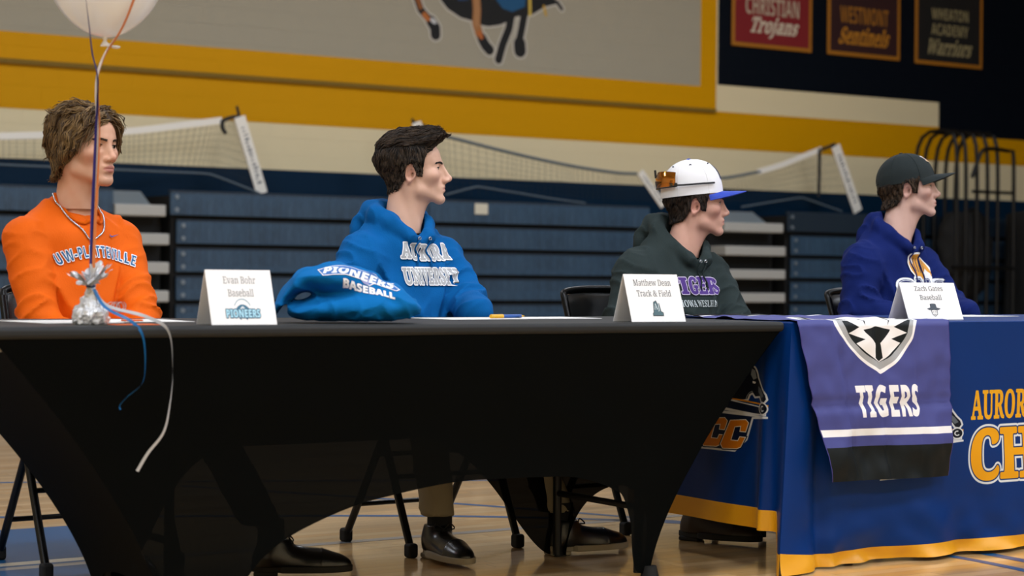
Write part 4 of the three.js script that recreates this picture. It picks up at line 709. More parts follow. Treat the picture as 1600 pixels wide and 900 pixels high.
// ---- young man in the orange shirt
const P1 = person({
  label: 'young man with wavy brown hair in an orange long-sleeved shirt and silver chain', at: [2.025, -5.43], yaw: 0.2,
  head: { at: [2.037, 1.243, -5.40], yaw: 0.46, pitch: 0.0 }, neck: [0.004, 1.088, -0.005], face: { neckR: 0.055, nose: 0.120, width: 1.0 }, skin: [0xd3a489, 0xb8736a, 0xcf8a76], brow: 0x3a2818, gaze: [0.1, 0, 1],
  shirt: { color: 0xe06000, label: 'orange long-sleeved shirt', hood: false, off: 0.004, folds: 1.0, tw: 0.142, sy: 0.985, sw: 0.148, cz: 0.0, dy: 0.015, neckHole: 0.0005, trap: [0.042, 1.075, -0.035], armK: 0.008, mat: { roughness: 0.75, sheen: 0.1, specularIntensity: 0.4 } },
  arms: [{ s: [0.152, 0.965, -0.01], e: [2.178, 0.735, -5.31], w: [2.12, 0.64, -5.16] }, { s: [-0.160, 0.965, -0.01], e: [1.875, 0.735, -5.31], w: [1.95, 0.64, -5.16] }],
  legs: [[[1.94, 0.5, -5.43], [1.97, 0.53, -5.13], [2.08, 0.1, -5.25]], [[2.11, 0.5, -5.43], [2.26, 0.53, -5.12], [2.47, 0.1, -5.03]]], trousers: 0x17181a, sock: 0x4a4d4f,
  shoes: [{ heel: [2.08, -5.31], toe: [2.10, -5.03] }, { heel: [2.42, -5.055], toe: [2.69, -4.915] }], leather: leather.black,
});
{
  const tab = [[0.1, 0.075], [0.085, 0.07], [0.07, 0.052], [0.058, 0.022], [0.048, -0.002], [0.03, -0.012], [0.012, -0.028], [-0.01, -0.045], [-0.04, -0.078], [-0.075, -0.088], [-0.12, -0.09]];
  const part0 = 0.012;
  hair(P1, tab, (x, y, z) => 0.0065 + 0.002 * smoothstep(y, -0.05, 0.06) + 0.006 * Math.exp(-Math.pow((Math.abs(x) - 0.07) / 0.03, 2)) + 0.005 * noise3(x * 22, y * 22, z * 22), 6500, {
    color: 0x3a2b1c, light: 0x94764a, radius: 0.0012, messy: 0.30, wave: 0.22, clump: 20, lift: 0.0035, over: 0.018, hug: 0.9,
    length: (x, y, z) => (z > 0.05 ? 0.075 : 0.07),
    flow: (x, y, z) => { const s = x > part0 ? 1 : -1; return z > 0.05 ? [s * 0.9, -0.25 - 0.6 * smoothstep(Math.abs(x), 0.02, 0.07), 0.15] : y > 0.09 ? [s * 0.8, -0.1, -0.35] : [s * 0.12, -1, -0.18 + 0.3 * Math.exp(-Math.pow((y + 0.08) / 0.03, 2))]; },
  });
  // curtain locks falling at both temples
  const both = P1.hs; const g = strands(420, { sdf: both, root: (x, y, z) => z > 0.052 && y > 0.066 && y < 0.10 && Math.abs(x) > 0.018, color: 0x33261a, light: 0x7d6340, radius: 0.0016, messy: 0.18, wave: 0.25, lift: 0.011, hug: 0.7, length: () => 0.10, flow: (x, y, z) => { const s = x > 0.005 ? 1 : -1; return [s * (y > 0.055 ? 1.0 : 0.25), -0.75, y > 0.06 ? 0.35 : -0.25]; } });
  part('hair_fringe', g, mat(0xffffff, 0.55, { vertexColors: true }), P1.hg);
  // crew collar and silver chain
  const onTop = (x, z) => { let y = P1.N[1] + 0.06; for (let k = 0; k < 60; k++) { const d = P1.G(x, y, z); if (d < 0.0004) break; y -= d * 0.7; } return y; };
  const ring = (r, f, lift, cz) => Array.from({ length: 48 }, (_, k) => { const a = k / 48 * 6.28318, x = P1.N[0] + Math.sin(a) * r, z = P1.N[2] + cz + Math.cos(a) * r * (Math.cos(a) > 0 ? f : 1); return [x, onTop(x, z) + lift, z]; });
  part('collar', tube(ring(0.066, 1.06, 0.0012, 0.006), 0.006, 120, 8, true), cottonMat(0xe06000, { roughness: 0.75, sheen: 0.1 }), P1.top);
  const links = [], cp = new THREE.CatmullRomCurve3(ring(0.072, 1.18, 0.0035, 0.006).map((p) => V(...p)), true);
  for (let k = 0; k < 170; k++) { const q = cp.getPointAt(k / 170); links.push(new THREE.SphereGeometry(0.0030, 8, 6).translate(q.x, q.y + 0.0015, q.z + 0.001)); }
  part('necklace', join(links), mat(0xc9ccd0, 0.25, { metalness: 0.95 }), P1.t, 'silver chain necklace');
  chest(P1, 0.010, 0.915, 0.285, 0.121, 1024, 434, (g, W, H) => {
    const txt = 'UW-PLATTEVILLE', R = 980; g.font = 'bold 118px sans-serif'; g.lineJoin = 'round'; let tot = 0; for (const ch of txt) tot += g.measureText(ch).width * 0.93; let at = -tot / 2;
    for (const ch of txt) { const w = g.measureText(ch).width * 0.93, a = (at + w / 2) / R; g.save(); g.translate(W / 2 + Math.sin(a) * R, 200 + (1 - Math.cos(a)) * R); g.rotate(a); g.scale(0.86, 1.35); g.strokeStyle = '#e8ebee'; g.lineWidth = 15; g.strokeText(ch, -w / 2, 0); g.fillStyle = '#1f5f92'; g.fillText(ch, -w / 2, 0); g.restore(); at += w; }
  });
  chest(P1, 0.092, 0.985, 0.04, 0.02, 128, 64, (g) => { g.fillStyle = '#4a5a96'; g.beginPath(); g.moveTo(6, 20); g.quadraticCurveTo(-4, 62, 40, 50); g.lineTo(124, 22); g.lineTo(40, 40); g.quadraticCurveTo(12, 44, 6, 20); g.fill(); });
}
// ---- young man in the royal blue hooded sweatshirt
const P2 = person({
  label: 'young man with short dark hair in a royal blue hooded sweatshirt, head turned in profile', at: [3.13, -5.43], yaw: 0.2,
  head: { at: [3.166, 1.217, -5.43], yaw: 1.05, pitch: -0.09 }, neck: [0.0, 1.035, -0.005], face: { neckR: 0.054, nose: 0.127, noseY: -0.037, nasion: 0.0945, chin: 0.001, lid: 0.0042 }, skin: [0xdbb29c, 0xc28a80, 0xd39a8a], brow: 0x1f1610, gaze: [0, -0.05, 1],
  shirt: { color: 0x03599a, label: 'royal blue hooded sweatshirt', hood: true, off: 0.012, folds: 1.5, sy: 0.94, sw: 0.15, cz: 0.0, strings: [0.075, 0.022], cuffs: true },
  arms: [{ s: [0.175, 0.925, 0.0], e: [3.325, 0.785, -5.34], w: [3.25, 0.752, -5.165], cuff: 0.046 }, { s: [-0.175, 0.925, 0.0], e: [2.875, 0.79, -5.36], w: [2.99, 0.70, -5.17] }],
  hands: [{ dir: [-0.3, -0.75, 0.25] }],
  legs: [[[3.04, 0.5, -5.43], [3.03, 0.53, -5.13], [3.065, 0.1, -5.07]], [[3.22, 0.5, -5.43], [3.36, 0.53, -5.12], [3.45, 0.1, -4.97]]], trousers: 0x8d8268, hemY: 0.135,
  shoes: [{ heel: [3.062, -5.135], toe: [3.035, -4.87] }, { heel: [3.39, -4.965], toe: [3.67, -4.93] }], sole: soleM.pale,
});
{
  const quiff = (x, y, z) => 0.017 * Math.exp(-Math.pow((z - 0.075) / 0.04, 2)) * smoothstep(y, 0.065, 0.09);
  hair(P2, SHORT, (x, y, z) => 0.0045 + 0.009 * smoothstep(y, 0.0, 0.06) + 0.006 * smoothstep(y, 0.07, 0.1) + quiff(x, y, z) + 0.002 * noise3(x * 30, y * 30, z * 30), 6000, {
    color: 0x120d09, light: 0x4c3f33, radius: 0.0009, messy: 0.14, lift: 0.003, hug: 0.84,
    length: (x, y, z) => (y > 0.08 ? 0.05 : y > 0.04 ? 0.03 : 0.014),
    flow: (x, y, z) => (y > 0.075 ? [-0.25, 0.1 + (z > 0.05 ? 0.2 : 0), 1] : z > 0.05 ? [0.1 * Math.sign(x), 0.0, 1] : [0, -1, z > 0 ? 0.15 : -0.25]),
    after: (q, s) => { if (q.z > 0.085 && q.y > 0.06) { q.y += 0.003 * s; q.z -= 0.001; } },
  });
  chest(P2, 0.026, 0.913, 0.232, 0.16, 1024, 703, (g, W, H) => {
    const line = (s, y, arch, hh, x0, x1) => { g.font = 'bold 150px serif'; let tot = 0; for (const c of s) tot += g.measureText(c).width + 6; const k = (x1 - x0) / tot; let at = x0; for (const c of s) { const w = (g.measureText(c).width + 6) * k, mid = (at + w / 2 - W / 2) / (W / 2), lift = arch * mid * mid; g.save(); g.translate(at, y + lift * 0.2); g.scale(k, hh / 108 * (1 + (arch ? 0.0 : 0))); g.lineJoin = 'round'; g.strokeStyle = '#e6e9eb'; g.lineWidth = 26; g.strokeText(c, 3, -lift * 0.2); g.strokeStyle = '#a9abad'; g.lineWidth = 9; g.strokeText(c, 3, -lift * 0.2); g.fillStyle = '#a9abad'; g.fillText(c, 3, -lift * 0.2); g.restore(); at += w; } };
    line('AURORA', 300, 240, 205, 30, 994); line('UNIVERSITY', 640, 0, 215, 20, 1004);
  });
}
// ---- young man in the white cap
const P3 = person({
  label: 'young man in a white cap with blue brim and charcoal hooded sweatshirt', at: [4.245, -5.43], yaw: 0.12,
  head: { at: [4.332, 1.142, -5.41], yaw: 0.985, pitch: -0.02 }, neck: [0.03, 0.975, 0.01], face: { neckR: 0.053, nose: 0.121, width: 0.97 }, skin: [0xd4a592, 0xbb7c72, 0xd18e80], brow: 0x2a1c14, gaze: [0.05, 0, 1],
  shirt: { color: 0x2b3535, label: 'charcoal hooded sweatshirt', hood: true, hoodUp: [0.045, 0.0], off: 0.012, folds: 1.25, sy: 0.905, sw: 0.165, cz: 0.01, dy: -0.05, strings: [0.085, 0.012], cuffs: true },
  arms: [{ s: [0.19, 0.885, 0.0], e: [4.455, 0.72, -5.34], w: [4.36, 0.65, -5.16] }, { s: [-0.19, 0.885, 0.0], e: [3.995, 0.74, -5.38], w: [4.12, 0.66, -5.17] }],
  legs: [[[4.15, 0.5, -5.43], [4.08, 0.53, -5.13], [4.02, 0.1, -5.0]], [[4.33, 0.5, -5.43], [4.42, 0.53, -5.13], [4.46, 0.1, -5.03]]], trousers: 0x15171a,
  shoes: [{ heel: [3.995, -5.055], toe: [4.13, -4.80] }, { heel: [4.46, -5.09], toe: [4.50, -4.81] }], leather: leather.brown,
});
{
  const capY = (x, y, z) => y - (0.040 + z * 0.16);   // lower edge of the cap on the head
  hair(P3, SHORT.map(([z, y]) => [z, z < 0.035 && z > 0.0 ? y - 0.004 : y]), (x, y, z) => 0.0055 + 0.005 * smoothstep(-z, 0.03, 0.09), 3500, { color: 0x120c08, light: 0x382a1f, radius: 0.0009, messy: 0.12, lift: 0.0025, trim: (x, y, z) => capY(x, y, z) + 0.002, length: () => 0.016, flow: (x, y, z) => [0, -1, z > 0 ? 0.3 : -0.15], allow: (x, y, z) => capY(x, y, z) < -0.008 });
  const white = mat(0xe9eaec, 0.75, { bumpMap: weave, bumpScale: 0.0003 }), blue = mat(0x1d3fae, 0.7), navy = mat(0x111a3a, 0.7);
  const capG = new THREE.Group(); capG.name = 'baseball_cap'; capG.userData.label = 'white cap with flat royal blue brim'; capG.position.set(0, 0.028, -0.012); capG.rotation.x = -0.09; P3.hg.add(capG);
  const RX = 0.089, RZ = 0.111, HH = 0.130;
  const prof = (v, a) => { const front = Math.max(0, Math.cos(a)), p = lerp(2.3, 3.0, front), r = Math.pow(Math.max(0, 1 - Math.pow(v, p)), 1 / 2.1); return [r, v * HH]; };
  const crown = sheet(96, 30, (u, v) => { const a = u * 6.28318, [r, y] = prof(Math.sin(v * Math.PI / 2), a), dent = 1 - 0.012 * Math.pow(Math.max(0, Math.cos(a * 3 + Math.PI / 2 * 0)), 40) * (v < 0.95 ? 1 : 0); return [Math.sin(a) * RX * r * dent * (1 + 0.015 * v), y, Math.cos(a) * RZ * r * dent]; });
  white.side = THREE.DoubleSide; blue.side = THREE.DoubleSide;
  // parts kept at the second level: every piece of the cap sits under the cap group's parent
  const put = (n, g, m, l) => { g.applyMatrix4(new THREE.Matrix4().compose(capG.position, capG.quaternion, V(1, 1, 1))); return part(n, g, m, P3.hg, l); };
  P3.hg.remove(capG);
  put('cap_crown', crown, white, 'white cap crown');
  put('cap_button', new THREE.SphereGeometry(0.008, 14, 8).scale(1, 0.45, 1).translate(0, HH + 0.001, 0), blue);
  const brim = (off) => sheet(40, 14, (u, v) => { const a = (u - 0.5) * 2.15, rx = Math.sin(a) * RX * 1.005, rz = Math.cos(a) * RZ * 1.005, k = v * Math.cos((u - 0.5) * Math.PI * 0.98); return [rx * (1 + 0.12 * k), 0.004 - 0.008 * k - 0.036 * Math.pow(Math.abs(rx) / RX, 2) * (0.4 + 0.6 * v) + off, rz + 0.082 * k]; });
  const b1 = brim(0.0018), b2 = brim(-0.0018); b2.index.array.reverse(); b2.computeVertexNormals(); put('cap_brim', join([b1, b2, tube(Array.from({ length: 21 }, (_, i) => { const u = i / 20, a = (u - 0.5) * 2.15, k = Math.cos((u - 0.5) * Math.PI * 0.98), rx = Math.sin(a) * RX * 1.005; return [rx * (1 + 0.12 * k), 0.004 - 0.008 * k - 0.036 * Math.pow(Math.abs(rx) / RX, 2), Math.cos(a) * RZ * 1.005 + 0.082 * k]; }), 0.0022, 60, 6)]), blue, 'royal blue flat brim');
  for (let k = 0; k < 6; k++) { const a = k / 6 * 6.28318 + Math.PI / 6 * 0, v = 0.62, [r, y] = prof(Math.sin(v * Math.PI / 2), a + 0.52); put('cap_eyelet', new THREE.TorusGeometry(0.003, 0.0016, 8, 14).rotateX(0.3).rotateY(a + 0.52).translate(Math.sin(a + 0.52) * RX * r * 1.01, y, Math.cos(a + 0.52) * RZ * r * 1.01), navy);
    const pts = []; for (let q = 0; q <= 10; q++) { const vv = q / 10 * 0.98, [r2, y2] = prof(Math.sin(vv * Math.PI / 2), a); pts.push([Math.sin(a) * RX * r2 * 1.004, y2, Math.cos(a) * RZ * r2 * 1.004]); } put('cap_seam', tube(pts, 0.0011, 24, 5), white); }
  put('cap_emblem', sheet(10, 10, (u, v) => { const a = (u - 0.5) * 0.6, [r, y] = prof(Math.sin((0.25 + v * 0.35) * Math.PI / 2), a); return [Math.sin(a) * RX * r * 1.02, y, Math.cos(a) * RZ * r * 1.02]; }), mat(0x16245a, 0.8, { side: THREE.DoubleSide }), 'navy emblem on the cap front');
  // mirrored sport sunglasses worn on the back of the cap
  P3.hg.updateMatrixWorld(true); P3.t.updateMatrixWorld(true);
  const M = new THREE.Matrix4().multiplyMatrices(P3.hg.matrixWorld, new THREE.Matrix4().compose(capG.position, capG.quaternion, V(1, 1, 1))), sg = thing('sunglasses', 'orange mirrored shield sunglasses on the back of the white cap', 'sunglasses'); sg.applyMatrix4(M);
  const gold2 = mat(0xb86f10, 0.12, { metalness: 0.85, side: THREE.DoubleSide, clearcoat: 1 }), frame = mat(0x101417, 0.4);
  const at = (a, y, k) => [Math.sin(a) * (RX + 0.006 + k), y, Math.cos(a) * (RZ + 0.006 + k)];
  part('lens', join([0.006, 0.0085].map((o) => sheet(60, 8, (u, v) => { const a = Math.PI + (u - 0.5) * 2.1, e = Math.abs(u - 0.5) * 2, notch = 0.010 * Math.exp(-Math.pow((u - 0.5) / 0.06, 2)), hh = lerp(0.060, 0.050, e * e * e); const y = 0.036 + v * (hh - notch) + notch * (1 - v) * 1.2; return at(a, y, o - 0.010 * v + 0.006 * Math.sin(v * Math.PI)); }))), gold2, sg, 'orange mirrored lens');
  part('frame_rim', tube(Array.from({ length: 25 }, (_, i) => { const u = i / 24, a = Math.PI + (u - 0.5) * 2.12, e = Math.abs(u - 0.5) * 2; return at(a, 0.0365, 0.008 + 0 * e); }), 0.0026, 60, 6), frame, sg);
  for (const s of [-1, 1]) { part('temple', tube([at(Math.PI + s * 1.04, 0.040, 0.007), at(Math.PI + s * 1.3, 0.038, 0.003), at(Math.PI + s * 1.8, 0.037, 0.0), at(Math.PI + s * 2.3, 0.036, 0.0)], 0.0032, 30, 6), frame, sg); part('hinge', rbox(0.012, 0.014, 0.010, 0.002).translate(...at(Math.PI + s * 1.05, 0.041, 0.007)), frame, sg); }
  part('nose_pad', rbox(0.010, 0.030, 0.008, 0.003).translate(...at(Math.PI, 0.090, 0.006)), frame, sg);
  chest(P3, 0.005, 0.832, 0.27, 0.135, 1024, 512, (g, W, H) => {
    const s = 'TIGERS'; g.font = 'bold 170px serif'; let tot = 0; for (const c of s) tot += g.measureText(c).width + 8; const k = 960 / tot; let at2 = 32; for (const c of s) { const w = (g.measureText(c).width + 8) * k, mid = Math.abs(at2 + w / 2 - 512) / 512; g.save(); g.translate(at2, 300); g.scale(k, 1.75 - 0.2 * mid); g.lineJoin = 'round'; g.strokeStyle = '#c9bfd6'; g.lineWidth = 26; g.strokeText(c, 4, 0); g.strokeStyle = '#46247c'; g.lineWidth = 14; g.strokeText(c, 4, 0); g.fillStyle = '#46247c'; g.fillText(c, 4, 0); g.restore(); at2 += w; }
    fit(g, 'IOWA WESLEYAN', 150, 390, 740, 90, 'bold 100px serif', '#b9c3c6');
  });
}
// ---- young man in the dark cap
const P4 = person({
  label: 'young man in a dark green-black cap and navy blue hooded sweatshirt', at: [5.325, -5.43], yaw: 0.16,
  head: { at: [5.408, 1.235, -5.43], yaw: 0.82, pitch: -0.07 }, neck: [0.01, 1.04, 0.0], face: { neckR: 0.055, nose: 0.121, noseY: -0.034, width: 1.0, jaw: 1.05 }, skin: [0xcfaa9c, 0xb97f76, 0xca9285], brow: 0x2c2016, gaze: [0.05, -0.05, 1],
  shirt: { color: 0x10205c, label: 'navy blue hooded sweatshirt', hood: true, hoodUp: [0.012, 0.035], off: 0.014, folds: 1.3, sy: 0.945, sw: 0.165, cz: 0.0, strings: [0.13, 0.022], cuffs: true },
  arms: [{ s: [0.19, 0.925, 0.0], e: [5.545, 0.765, -5.33], w: [5.45, 0.742, -5.165], cuff: 0.045 }, { s: [-0.19, 0.925, 0.0], e: [5.085, 0.755, -5.36], w: [5.22, 0.70, -5.17] }],
  hands: [{ dir: [-0.3, -0.75, 0.25] }],
  legs: [[[5.23, 0.5, -5.43], [5.18, 0.53, -5.13], [5.16, 0.1, -5.05]], [[5.42, 0.5, -5.43], [5.48, 0.53, -5.13], [5.5, 0.1, -5.05]]], trousers: 0x23262b,
  shoes: [{ heel: [5.15, -5.11], toe: [5.16, -4.83] }, { heel: [5.5, -5.11], toe: [5.54, -4.83] }],
});
{
  const capY = (x, y, z) => y - (0.036 + z * 0.22);
  hair(P4, SHORT.map(([z, y]) => [z, z < -0.02 ? y - 0.006 : y]), (x, y, z) => 0.007 + 0.010 * smoothstep(-z, 0.03, 0.09), 3500, { color: 0x170f09, light: 0x4a3826, radius: 0.0010, messy: 0.16, lift: 0.003, trim: (x, y, z) => capY(x, y, z) + 0.002, length: () => 0.02, flow: (x, y, z) => [0, -1, z > 0 ? 0.3 : -0.25], allow: (x, y, z) => capY(x, y, z) < -0.008 });
  const M2 = new THREE.Matrix4().compose(V(0, 0.028, -0.010), new THREE.Quaternion().setFromEuler(new THREE.Euler(-0.10, 0, 0)), V(1, 1, 1));
  const cloth = mat(0x0a1a1c, 0.85, { side: THREE.DoubleSide, bumpMap: weave, bumpScale: 0.0004 });
  const put = (n, g, m, l) => part(n, g.applyMatrix4(M2), m, P4.hg, l);
  const RX = 0.088, RZ = 0.112, HH = 0.106, prof = (v, a) => { const fr = Math.max(0, Math.cos(a)), r = Math.pow(Math.max(0, 1 - Math.pow(v, lerp(2.0, 2.35, fr))), 0.5); return [r, v * HH]; };
  put('cap_crown', sheet(96, 30, (u, v) => { const a = u * 6.28318, sv = Math.sin(v * Math.PI / 2), [r, y] = prof(sv, a), back = Math.max(0, -Math.cos(a)), low = v < 0.12 ? -0.012 * (1 - v / 0.12) * (1 - 0.2 * back) : 0, k = 1 + 0.012 * noise3(Math.sin(a) * 2.5, v * 3, Math.cos(a) * 2.5); return [Math.sin(a) * RX * r * k, y + low, Math.cos(a) * RZ * r * k]; }), cloth, 'dark cap crown');
  put('cap_button', new THREE.SphereGeometry(0.008, 14, 8).scale(1, 0.45, 1).translate(0, HH + 0.001, 0), cloth);
  const bp = (u, v, off) => { const a = (u - 0.5) * 2.1, rx = Math.sin(a) * RX * 1.0, rz = Math.cos(a) * RZ, k = v * Math.cos((u - 0.5) * Math.PI * 0.97), q = rx / RX; return [rx * (1 + 0.06 * k), 0.004 - 0.006 * k - 0.046 * q * q * (0.35 + 0.65 * v) + off, rz + 0.080 * k]; };
  const b1 = sheet(40, 14, (u, v) => bp(u, v, 0.0018)), b2 = sheet(40, 14, (u, v) => bp(u, v, -0.0018)); b2.index.array.reverse(); b2.computeVertexNormals();
  put('cap_brim', join([b1, b2, tube(Array.from({ length: 21 }, (_, i) => bp(i / 20, 1, 0)), 0.0022, 60, 6)]), cloth, 'curved dark brim');
  for (let k = 0; k < 6; k++) { const a = k / 6 * 6.28318, pts = []; for (let q = 0; q <= 10; q++) { const [r2, y2] = prof(Math.sin(q / 10 * 0.98 * Math.PI / 2), a); pts.push([Math.sin(a) * RX * r2 * 1.004, y2, Math.cos(a) * RZ * r2 * 1.004]); } put('cap_seam', tube(pts, 0.0011, 24, 5), cloth); }
  put('cap_strap', tube([[-0.03, 0.004, -0.102], [0, 0.0, -0.108], [0.03, 0.004, -0.102]], 0.006, 20, 8), cloth);
  print(sheet(14, 12, (u, v) => { const a = (u - 0.5) * 1.0, [r, y] = prof(Math.sin((0.30 + v * 0.36) * Math.PI / 2), a); return [Math.sin(a) * RX * r * 1.03, y, Math.cos(a) * RZ * r * 1.03]; }).applyMatrix4(M2), 256, 256, (g) => { poly(g, [[20, 60], [110, 40], [150, 70], [230, 90], [240, 150], [200, 210], [150, 180], [90, 220], [30, 190], [50, 120]], '#d8a02e', '#e8e8ea', 10); poly(g, [[60, 120], [150, 90], [220, 130], [190, 190], [90, 190]], '#3b2f9a'); poly(g, [[30, 60], [110, 46], [120, 80], [50, 96]], '#e8e8ea'); }, P4.hg, 'cap_emblem', { label: 'purple and gold emblem on the cap front', mat: { side: THREE.DoubleSide } });
  part('undershirt', net((x, y, z) => smax(Math.abs(cap(x, y, z, [P4.N[0], P4.N[1] - 0.08, P4.N[2] + 0.012], [P4.N[0], P4.N[1] + 0.0, P4.N[2] + 0.015], 0.062, 0.060)) - 0.002, y - P4.N[1] + 0.018 + Math.max(0, z - P4.N[2]) * 0.3, 0.003), [-0.1, 0.93, -0.1], [0.12, 1.06, 0.12], 0.005), mat(0xb9bec4, 0.9), P4.t, 'grey undershirt collar');
  chest(P4, 0.026, 0.886, 0.285, 0.205, 1024, 773, (g, W, H) => {
    g.lineJoin = 'round';
    poly(g, [[330, 300], [300, 180], [350, 60], [480, 20, 600, 60], [720, 110, 770, 230], [780, 330], [720, 420], [600, 440], [420, 420]], '#d9962a', '#eceff0', 26);
    g.strokeStyle = '#22304f'; g.lineWidth = 14; for (let k = 0; k < 6; k++) { g.beginPath(); g.moveTo(420 + k * 48, 110 + k * 8); g.quadraticCurveTo(400 + k * 44, 200, 430 + k * 40, 300 + k * 12); g.stroke(); }
    poly(g, [[560, 320], [640, 260], [740, 330], [720, 430], [620, 440]], '#eceff0'); poly(g, [[340, 150], [390, 90], [400, 180], [360, 240]], '#eceff0');
    const big = (c, x, w, y = 450) => fit(g, c, x, y, w, 290, 'bold 220px sans-serif', '#10205c', [['#e8ecf0', 52], ['#10205c', 20], ['#e8ecf0', 8]]);
    big('O', 40, 270, 440); big('U', 730, 250, 450); big('N', 370, 290, 420);
  });
}
// ---------------------------------------------------------------- chairs and things on the tables
function chair(label, x, z, turn = 0) {
  const t = thing('folding_chair', label, 'chair', [x, 0, z], turn, 'black folding chairs'), steel = mat(0x0b0c0d, 0.35, { metalness: 0.5 }), vinyl = mat(0x0d0f10, 0.4, { clearcoat: 0.25, clearcoatRoughness: 0.3 }), rubber = mat(0x0a0a0a, 0.85);
  for (const s of [-1, 1]) {
    part('front_frame', tube([[s * 0.205, 0.012, 0.23], [s * 0.205, 0.40, 0.045], [s * 0.20, 0.62, -0.075], [s * 0.195, 0.80, -0.155]], 0.0125, 30, 10), steel, t);
    part('rear_leg', tube([[s * 0.185, 0.012, -0.20], [s * 0.185, 0.24, -0.05], [s * 0.185, 0.44, 0.08]], 0.0125, 20, 10), steel, t);
    part('foot_cap', rbox(0.034, 0.045, 0.04, 0.01, s * 0.205, 0.0225, 0.225), rubber, t); part('foot_cap', rbox(0.034, 0.045, 0.04, 0.01, s * 0.185, 0.0225, -0.195), rubber, t);
  }
  part('cross_bar', rod([-0.205, 0.24, 0.12], [0.205, 0.24, 0.12], 0.008), steel, t); part('cross_bar', rod([-0.185, 0.13, -0.12], [0.185, 0.13, -0.12], 0.008), steel, t); part('cross_bar', rod([-0.185, 0.30, -0.01], [0.185, 0.30, -0.01], 0.008), steel, t);
  part('seat', rbox(0.40, 0.035, 0.39, 0.016, 0, 0.4325, 0.02, 4), vinyl, t);
  part('backrest', sheet(30, 16, (u, v) => { const a = (u - 0.5) * 2, e = Math.pow(Math.abs(a), 6), top = v > 0.5 ? 1 - 0.16 * e : 1; return [a * 0.20, 0.615 + v * 0.205 * top, -0.085 - v * 0.075 - 0.045 * (1 - a * a) + 0.0]; }), vinyl, t).material.side = THREE.DoubleSide;
  part('backrest_pad', sheet(30, 16, (u, v) => { const a = (u - 0.5) * 2, e = Math.pow(Math.abs(a), 6), top = v > 0.5 ? 1 - 0.16 * e : 1, puff = 0.016 * Math.pow(Math.max(0, (1 - Math.pow(Math.abs(a), 4)) * (1 - Math.pow(Math.abs(2 * v - 1), 4))), 0.5); return [a * 0.20, 0.615 + v * 0.205 * top, -0.083 - v * 0.075 - 0.045 * (1 - a * a) + puff]; }), vinyl, t);
  part('top_tube', tube([[-0.195, 0.79, -0.15], [-0.17, 0.822, -0.178], [0, 0.832, -0.205], [0.17, 0.822, -0.178], [0.195, 0.79, -0.15]], 0.0125, 40, 10), steel, t);
  return t;
}
chair('black folding chair under the man in orange', 2.09, -5.53, 0.04);
chair('black folding chair under the man in royal blue', 3.195, -5.37, 0.05);
chair('black folding chair under the man in the white cap, backrest showing', 4.10, -5.46, 0.02);
chair('black folding chair under the man in the dark cap', 5.36, -5.46, 0.0);

// tent cards
const cardMat = mat(0xefefee, 0.7, { side: THREE.DoubleSide });
function tentCard(label, x, z, w, turn, draw, hgt = 0.136) {
  const t = thing('name_card', label, 'name card', [x, TH + (x > 3.81 ? 0.0105 : 0.0098), z], turn, 'folded name cards on the tables'), d = 0.045;
  const pan = (s) => { const L = Math.hypot(hgt, d), a = Math.atan2(d, hgt), g = rbox(w, L, 0.0012, 0.0005, 0, L / 2, 0); g.rotateX(s * a).translate(0, 0, -s * d * -1 * 1); return g.translate(0, 0, 0); };
  const f = box(w, Math.hypot(hgt, d), 0.0012).translate(0, Math.hypot(hgt, d) / 2, 0).rotateX(-Math.atan2(d, hgt)).translate(0, 0, d), b = box(w, Math.hypot(hgt, d), 0.0012).translate(0, Math.hypot(hgt, d) / 2, 0).rotateX(Math.atan2(d, hgt)).translate(0, 0, -d);
  const front = part('front_panel', f, cardMat, t); part('back_panel', b, cardMat, t);
  print(sheet(1, 1, (u, v) => [(u - 0.5) * w * 0.94, lerp(0.02, 0.98, v) * hgt + 0.0002, d * (1 - lerp(0.02, 0.98, v)) + 0.0013]), 768, 540, draw, front, 'printed_text');
  return t;
}
const serifLine = (g, s, y, size, c = '#53565a') => { g.font = `${size}px serif`; g.textAlign = 'center'; g.fillStyle = c; g.save(); g.translate(384, y); g.scale(0.82, 1); g.fillText(s, 0, 0); g.restore(); g.textAlign = 'left'; };
tentCard('white folded name card with a teal logo, nearest the orange shirt', 2.058, -4.392, 0.178, 0.0, (g) => {
  serifLine(g, 'Evan Bohr', 130, 100, '#8d8f91'); serifLine(g, 'Baseball', 262, 100, '#8d8f91');
  g.lineWidth = 7; g.strokeStyle = '#6f9db3'; g.beginPath(); g.arc(384, 395, 105, Math.PI * 1.12, Math.PI * 1.88); g.stroke(); poly(g, [[290, 400], [340, 340, 384, 345], [428, 340, 478, 400]], '#3f6f8a'); poly(g, [[330, 400], [384, 360], [438, 400]], '#cfd8dc'); fit(g, 'PIONEERS', 175, 395, 420, 80, 'bold 100px sans-serif', '#9fd0e2', [['#2b5c78', 22], ['#bfe0ec', 4]]); poly(g, [[330, 480], [345, 505], [360, 480]], '#2b5c78'); poly(g, [[410, 480], [425, 505], [440, 480]], '#2b5c78');
});
tentCard('white folded name card with a small grey emblem, in front of the charcoal sweatshirt', 3.378, -4.425, 0.195, 0.0, (g) => {
  serifLine(g, 'Matthew Dean', 125, 100, '#5d6064'); serifLine(g, 'Track & Field', 252, 100, '#5d6064');
  poly(g, [[330, 440], [350, 320], [390, 305], [405, 350], [430, 340], [440, 430], [470, 445], [470, 480], [315, 480], [315, 455]], '#4d6a72', '#263238', 8); fit(g, 'AJ', 345, 335, 85, 95, 'bold 100px serif', '#c3d2d6', [['#263238', 8]]);
});
